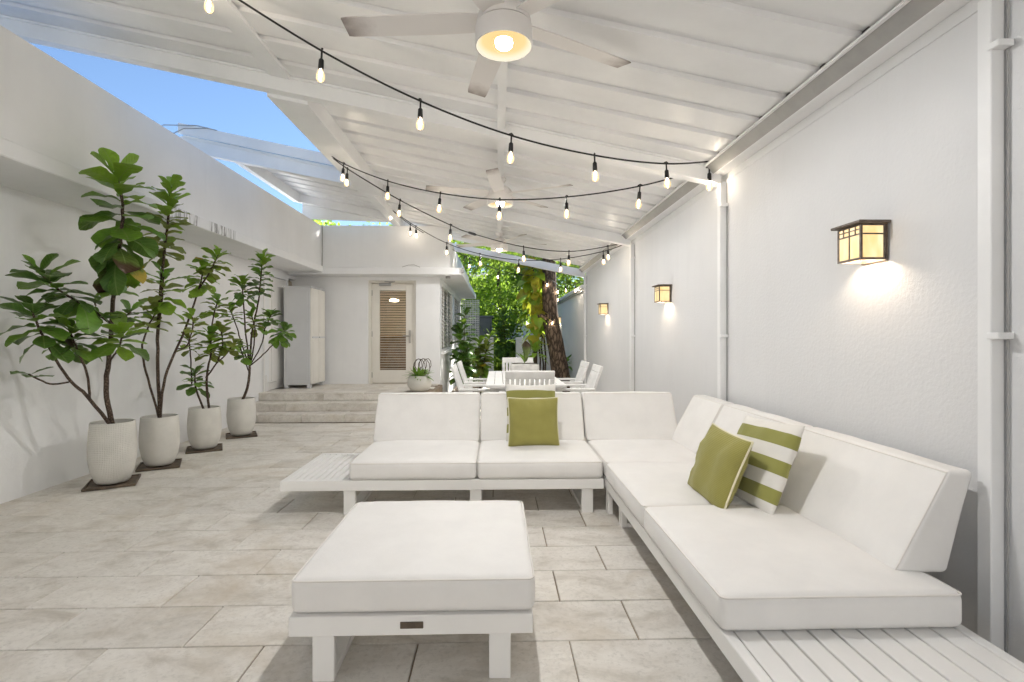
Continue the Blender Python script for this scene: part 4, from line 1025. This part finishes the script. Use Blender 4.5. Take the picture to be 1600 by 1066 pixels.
# pebble bed and soil
bed = MB().box(-.98, -.35, 9.6, 13.5, -.05, .012).build('planting_bed', GARD); tag(bed, kind='structure')
pb = MB(); ico = bmesh.new(); bmesh.ops.create_icosphere(ico, subdivisions=1, radius=1); iv = [v.co.copy() for v in ico.verts]; iff = [tuple(v.index for v in f.verts) for f in ico.faces]; ico.free()
for i in range(1500):
    c = Vector((rnd.uniform(-.97, -.38), rnd.uniform(9.62, 13.4), .02 + rnd.uniform(0, .02))); s = rnd.uniform(.016, .034)
    ro = Euler((rnd.uniform(0, 6), rnd.uniform(0, 6), rnd.uniform(0, 6))).to_matrix()
    pb.add([c + ro @ Vector((v.x*s, v.y*s*.75, v.z*s*.55)) for v in iv], iff)
def pebble():
    m, nt, b = new_mat('river_pebbles'); g_ = N(nt, 'ShaderNodeNewGeometry')
    nt.links.new(ramp(nt, g_.outputs['Random Per Island'], [(0, (.10, .07, .05)), (.5, (.30, .22, .15)), (1, (.5, .45, .38))]).outputs[0], b.inputs['Base Color']); return m
tag(pb.build('pebbles', pebble()), 'brown river pebbles in the bed along the house side', 'pebbles', kind='stuff')

# shrubs by the house side
def shrub(label, x, y, spec, group=None):
    o = Vector((x, y, 0)); t = thing('leafy_shrub', label, 'shrub', o, 0, group)
    for (dx, dy, h, nl, ln, keys) in spec:
        shoot(t, o, [o, o+Vector((dx*.4, dy*.4, h*.5)), o+Vector((dx, dy, h))], h*.62, int(nl*1.4), ln*1.22, keys, (65, -25), xmin=-1.0, r0=.014, r1=.005)
    return t
shrub('broad-leaved green shrub against the house side wall', -.72, 10.6, [(-.05, .1, 1.35, 20, .24, ['dark', 'mid']), (.1, -.1, 1.0, 16, .22, ['dark']), (-.1, -.2, .8, 14, .22, ['dark', 'mid']), (.05, .2, 1.75, 14, .22, ['mid', 'dark'])])
shrub('yellow-green leafy shrub in front of the low garden wall', -.38, 11.3, [(.0, .1, 1.1, 18, .22, ['olive', 'light']), (.15, -.1, 1.0, 16, .22, ['olive', 'mid']), (.22, .1, 1.25, 14, .20, ['olive', 'light']), (-.1, .0, .8, 14, .22, ['olive', 'yellow'])])
def agave(label, base, h, n, ln, key='lancel'):
    o = Vector(base); t = thing('rosette_plant', label, 'plant', o)
    MB().tube([(0, 0, 0), (.01, 0, h*.5), (0, .01, h)], [.03, .025, .03], 8).build('stem', STEM, t, True)
    for i in range(n):
        a = i*2.4; e = R(75 - 85*(i/n)); put_leaf(t, Vector((0,0,0)), Vector((0, 0, h - .1*i/n)), Vector((math.cos(a)*math.cos(e), math.sin(a)*math.cos(e), math.sin(e))), ln*rnd.uniform(.8, 1.1), key, 0, 1.5)
agave('bright green rosette plant on a short stem beside the tree trunk', (.80, 10.95, 0), .92, 22, .34)
agave('small green rosette at the foot of the right wall behind the tree', (1.68, 12.6, 0), .55, 14, .3, 'lance')
# spike in the table planter
for a, e_, l_ in ((.3, 82, .30), (2.6, 70, .22), (4.2, 60, .20)):
    put_leaf(cp, Vector((0,0,0)), Vector((0, 0, .14)), Vector((math.cos(a)*math.cos(R(e_)), math.sin(a)*math.cos(R(e_)), math.sin(R(e_)))), l_, 'brown' if l_ > .25 else 'lance', 0, .8)

# tree with trunk and crown
def crown(m, cen, rad, n, size, seed, mi=0):
    r_ = random.Random(seed); cen = Vector(cen)
    clumps = [(cen + Vector((r_.uniform(-1, 1)*rad[0], r_.uniform(-1, 1)*rad[1], r_.uniform(-1, 1)*rad[2]))*1.0, r_.uniform(.22, .42)) for _ in range(26)]
    for i in range(n):
        c, cr = r_.choice(clumps)
        d = Vector((r_.gauss(0, 1), r_.gauss(0, 1), r_.gauss(0, 1))).normalized()*(r_.random()**.4)
        p = c + Vector((d.x*rad[0], d.y*rad[1], d.z*rad[2]))*cr*1.25
        nrm = (d*.5 + Vector((r_.uniform(-1, 1), r_.uniform(-1, 1), r_.uniform(-.2, 1.2)))).normalized()
        x = nrm.orthogonal().normalized(); x = Matrix.Rotation(r_.uniform(0, 6.28), 3, nrm) @ x; y = nrm.cross(x)
        s = size*r_.uniform(.6, 1.3); w_ = s*.42
        a, b, c2, d2 = p - y*s*.5, p + x*w_*.5 - y*s*.05 + nrm*s*.1, p + y*s*.5, p - x*w_*.5 - y*s*.05 + nrm*s*.1
        m.v += [tuple(a), tuple(b), tuple(c2), tuple(d2)]; k = len(m.v) - 4
        m.f += [(k, k+1, k+2), (k, k+2, k+3)]; m.m += [mi, mi]
def raw_build(m, name, mats, parent):
    me = bpy.data.meshes.new(name); me.from_pydata(m.v, [], m.f)
    for q in mats: me.materials.append(q)
    me.polygons.foreach_set('material_index', m.m); return link(name, me, parent)
def tree(label, base, trunk_pts, radii, crowns, mats, name='garden_tree', group='trees behind the patio', bark=BARK, nsides=14, limbs=()):
    o = Vector(base); t = thing(name, label, 'tree', o, 0, group)
    c = catmull(trunk_pts, 8); k = len(c)
    rr = []
    for i in range(k):
        f = i/(k-1)*(len(radii)-1); a = int(min(f, len(radii)-2)); rr.append(radii[a] + (radii[a+1]-radii[a])*(f-a))
    rr = [q*(1+.06*mnoise.noise(Vector((i*.7, 1.3, base[0])))) for i, q in enumerate(rr)]
    MB().tube([Vector(p) for p in c], rr, nsides).build('trunk', bark, t, True)
    for (pts, r0, r1) in limbs:
        cc = catmull(pts, 6); kk = len(cc)
        MB().tube(cc, [r0+(r1-r0)*i/(kk-1) for i in range(kk)], 8).build('limb', bark, t, True)
    m = MB()
    for i, (cen, rad, n, size, mi) in enumerate(crowns): crown(m, cen, rad, n, size, hash((round(base[0]*100), i)) % 9999, mi)
    raw_build(m, 'crown', mats, t)
    return t
TB = (1.38, 11.25, 0)
oak = tree('thick rough-barked tree trunk leaning left beyond the dining table', TB,
     [(.06, 0, -.05), (.02, 0, .35), (-.08, 0, .95), (-.20, 0, 1.6), (-.24, 0, 2.4), (-.22, .05, 3.4), (-.1, .1, 4.6), (.1, .2, 5.8)],
     [.24, .20, .18, .17, .16, .15, .14, .10],
     [((-.6, -1.2, 8.0), (3.0, 2.8, 1.7), 48000, .26, 0), ((.2, .5, 8.6), (2.6, 2.2, 1.8), 12000, .24, 1)], [FOL3, FOL1],  # first crown unseen above the roof, placed to keep sun off the opening
     limbs=[([(-.15, .1, 4.2), (-.9, -.6, 5.8), (-1.6, -1.6, 7.6)], .10, .03), ([(-.05, .1, 4.6), (1.2, 1.2, 6.2), (2.2, 2.6, 8.2)], .10, .03), ([(0, .1, 4.9), (.2, 2, 6.6), (.4, 3.5, 8.4)], .10, .03)])
MB().tube([(-.30, -.12, 1.62), (-.42, -.14, 1.68), (-.50, -.15, 1.66)], [.05, .042, .035], 9).build('branch_stub', BARK, oak, True)
tree('light green garden tree straight behind the path', (.15, 18.5, 0), [(0, 0, 0), (.05, 0, 1.4), (-.1, .1, 3), (0, .2, 4.5)], [.10, .085, .07, .03],
     [((0, -.2, 3.3), (1.9, 1.6, 1.8), 5200, .15, 0), ((-.4, -.9, 2.3), (1.3, .9, .9), 3500, .13, 1)], [FOL2, FOL1])
tree('deep green tree right of the path behind the vine', (1.5, 17.2, 0), [(0, 0, 0), (-.05, 0, 1.2), (.1, .1, 2.6), (0, .2, 4.2)], [.09, .08, .06, .03],
     [((-.2, -.2, 2.6), (1.5, 1.2, 1.5), 5500, .14, 0), ((0, 0, 4.2), (1.6, 1.2, 1.0), 2500, .15, 1)], [FOL3, FOL1])
tree('bushy tree behind the house corner and lattice', (-1.3, 20.5, 0), [(0, 0, 0), (.05, 0, 1.6), (-.1, .1, 3.2), (0, .2, 5)], [.12, .10, .08, .03],
     [((0, 0, 4.2), (2.2, 1.8, 2.2), 6500, .17, 0), ((.6, -.5, 2.6), (1.4, 1.0, 1.0), 4500, .15, 1)], [FOL1, FOL2])
tree('tall tree closing the view behind the garden', (-.5, 37, 0), [(0, 0, 0), (.05, 0, 2), (-.1, .1, 4), (0, .2, 7)], [.2, .17, .12, .05],
     [((0, 0, 4.6), (6, 2.0, 3.4), 16000, .34, 0), ((-.5, 0, 9), (5, 2, 2.5), 7000, .36, 1)], [FOL1, FOL2])
tree('tall tree behind the house whose leaves show above the left parapet', (-6.2, 17.5, 0), [(0, 0, 0), (.05, 0, 2), (-.1, .1, 3.5), (0, .2, 5)], [.2, .17, .12, .05],
     [((0, 0, 4.25), (2.6, 2.0, .8), 9000, .2, 0)], [FOL2, FOL1])
tree('leafy tree overhanging the right boundary wall', (3.6, 16.5, 0), [(0, 0, 0), (.05, 0, 2), (-.1, .1, 4.5), (0, .2, 7)], [.16, .13, .1, .04],
     [((-.9, -.6, 3.7), (1.4, 1.8, 1.1), 3500, .15, 0), ((-.9, -.2, 7.5), (1.1, 1.8, 1.1), 8000, .2, 0)], [FOL1, FOL2])  # upper crown is out of view, added to shade the house side wall
# low dark ground cover beyond the low walls
m = MB()
for i, (x, y) in enumerate(((-.4, 16), (.7, 15.4), (1.3, 15.6), (.15, 19), (-.9, 18), (.9, 17.6), (0.0, 21), (1.2, 21), (-1.4, 22))):
    crown(m, (x, y, .45), (.8, .7, .5), 1400, .16, 900+i, i % 2)
gc = raw_build(m, 'ground_cover', [FOL3, FOL3], None); tag(gc, 'dark green ground cover plants around the path beyond the low walls', 'ground cover', kind='stuff')
# shrub fronds drooping over the path
shrub('dark shrub drooping over the path between the low walls', .35, 15.4, [(-.2, -.1, 1.9, 22, .28, ['dark']), (.15, -.1, 1.6, 20, .28, ['dark', 'mid']), (-.35, .1, 1.5, 18, .26, ['mid', 'dark'])])

# climbing vine with large yellow-green leaves
vb = Vector((.78, 11.35, 0)); vt = thing('climbing_vine', 'climbing vine with large yellow and lime leaves beside the tree trunk', 'vine', vb)
stem = [P(838, 600, 11.35), P(838, 540, 11.35), P(836, 480, 11.33), P(833, 430, 11.3), P(834, 395, 11.3), P(835, 360, 11.3)]
MB().tube([p - vb for p in catmull(stem, 5)], .022, 7).build('stem', STEM, vt, True)
cc = catmull(stem, 12)
for i in range(120):
    p = cc[int(rnd.uniform(.20, .98)*(len(cc)-1))]
    a = rnd.uniform(math.pi*.85, 2.25*math.pi); e = R(rnd.uniform(-65, 10))
    d = Vector((math.cos(a)*math.cos(e), math.sin(a)*math.cos(e)*.8 - .15, math.sin(e)))
    start = p + Vector((d.x, d.y, 0))*rnd.uniform(.02, .16) + Vector((0, 0, rnd.uniform(0, .08)))
    put_leaf(vt, vb, start, d, rnd.uniform(.26, .40), rnd.choice(['viney', 'viney', 'viney', 'vine', 'vine']) , rnd.uniform(-.5, .5), .95)
# thin stems right of the vine
dt = thing('bare_stems', 'thin dark stems of a shrub rising beside the tree trunk', 'shrub', (.95, 11.6, 0))
for dx, h in ((0, 1.7), (.07, 1.4), (.12, 1.9)):
    MB().tube([(dx, 0, 0), (dx+.03, 0, h*.4), (dx-.02, .02, h*.7), (dx+.02, 0, h)], .02, 7).build('stem', STEM, dt, True)

# festoon wound round the tree, then across to the wall
pts = []; o = Vector(TB)
for k in range(15):
    a = -2.6 + k*.62; z = 2.56 - k*.075; off = -.24 + (.03 if z > 1.6 else 0)
    pts.append((o.x + off + .20*math.cos(a), o.y + .20*math.sin(a), z))
festoon('festoon strand wound round the tree trunk', pts, [1, 3, 5, 10, 12], None, .005)
festoon('short festoon strand from the tree to the right wall', [(1.32, 11.3, 2.42), (1.5, 11.2, 2.38), (1.68, 11.0, 2.36), (1.78, 10.7, 2.38)], [1, 2], None, .005)
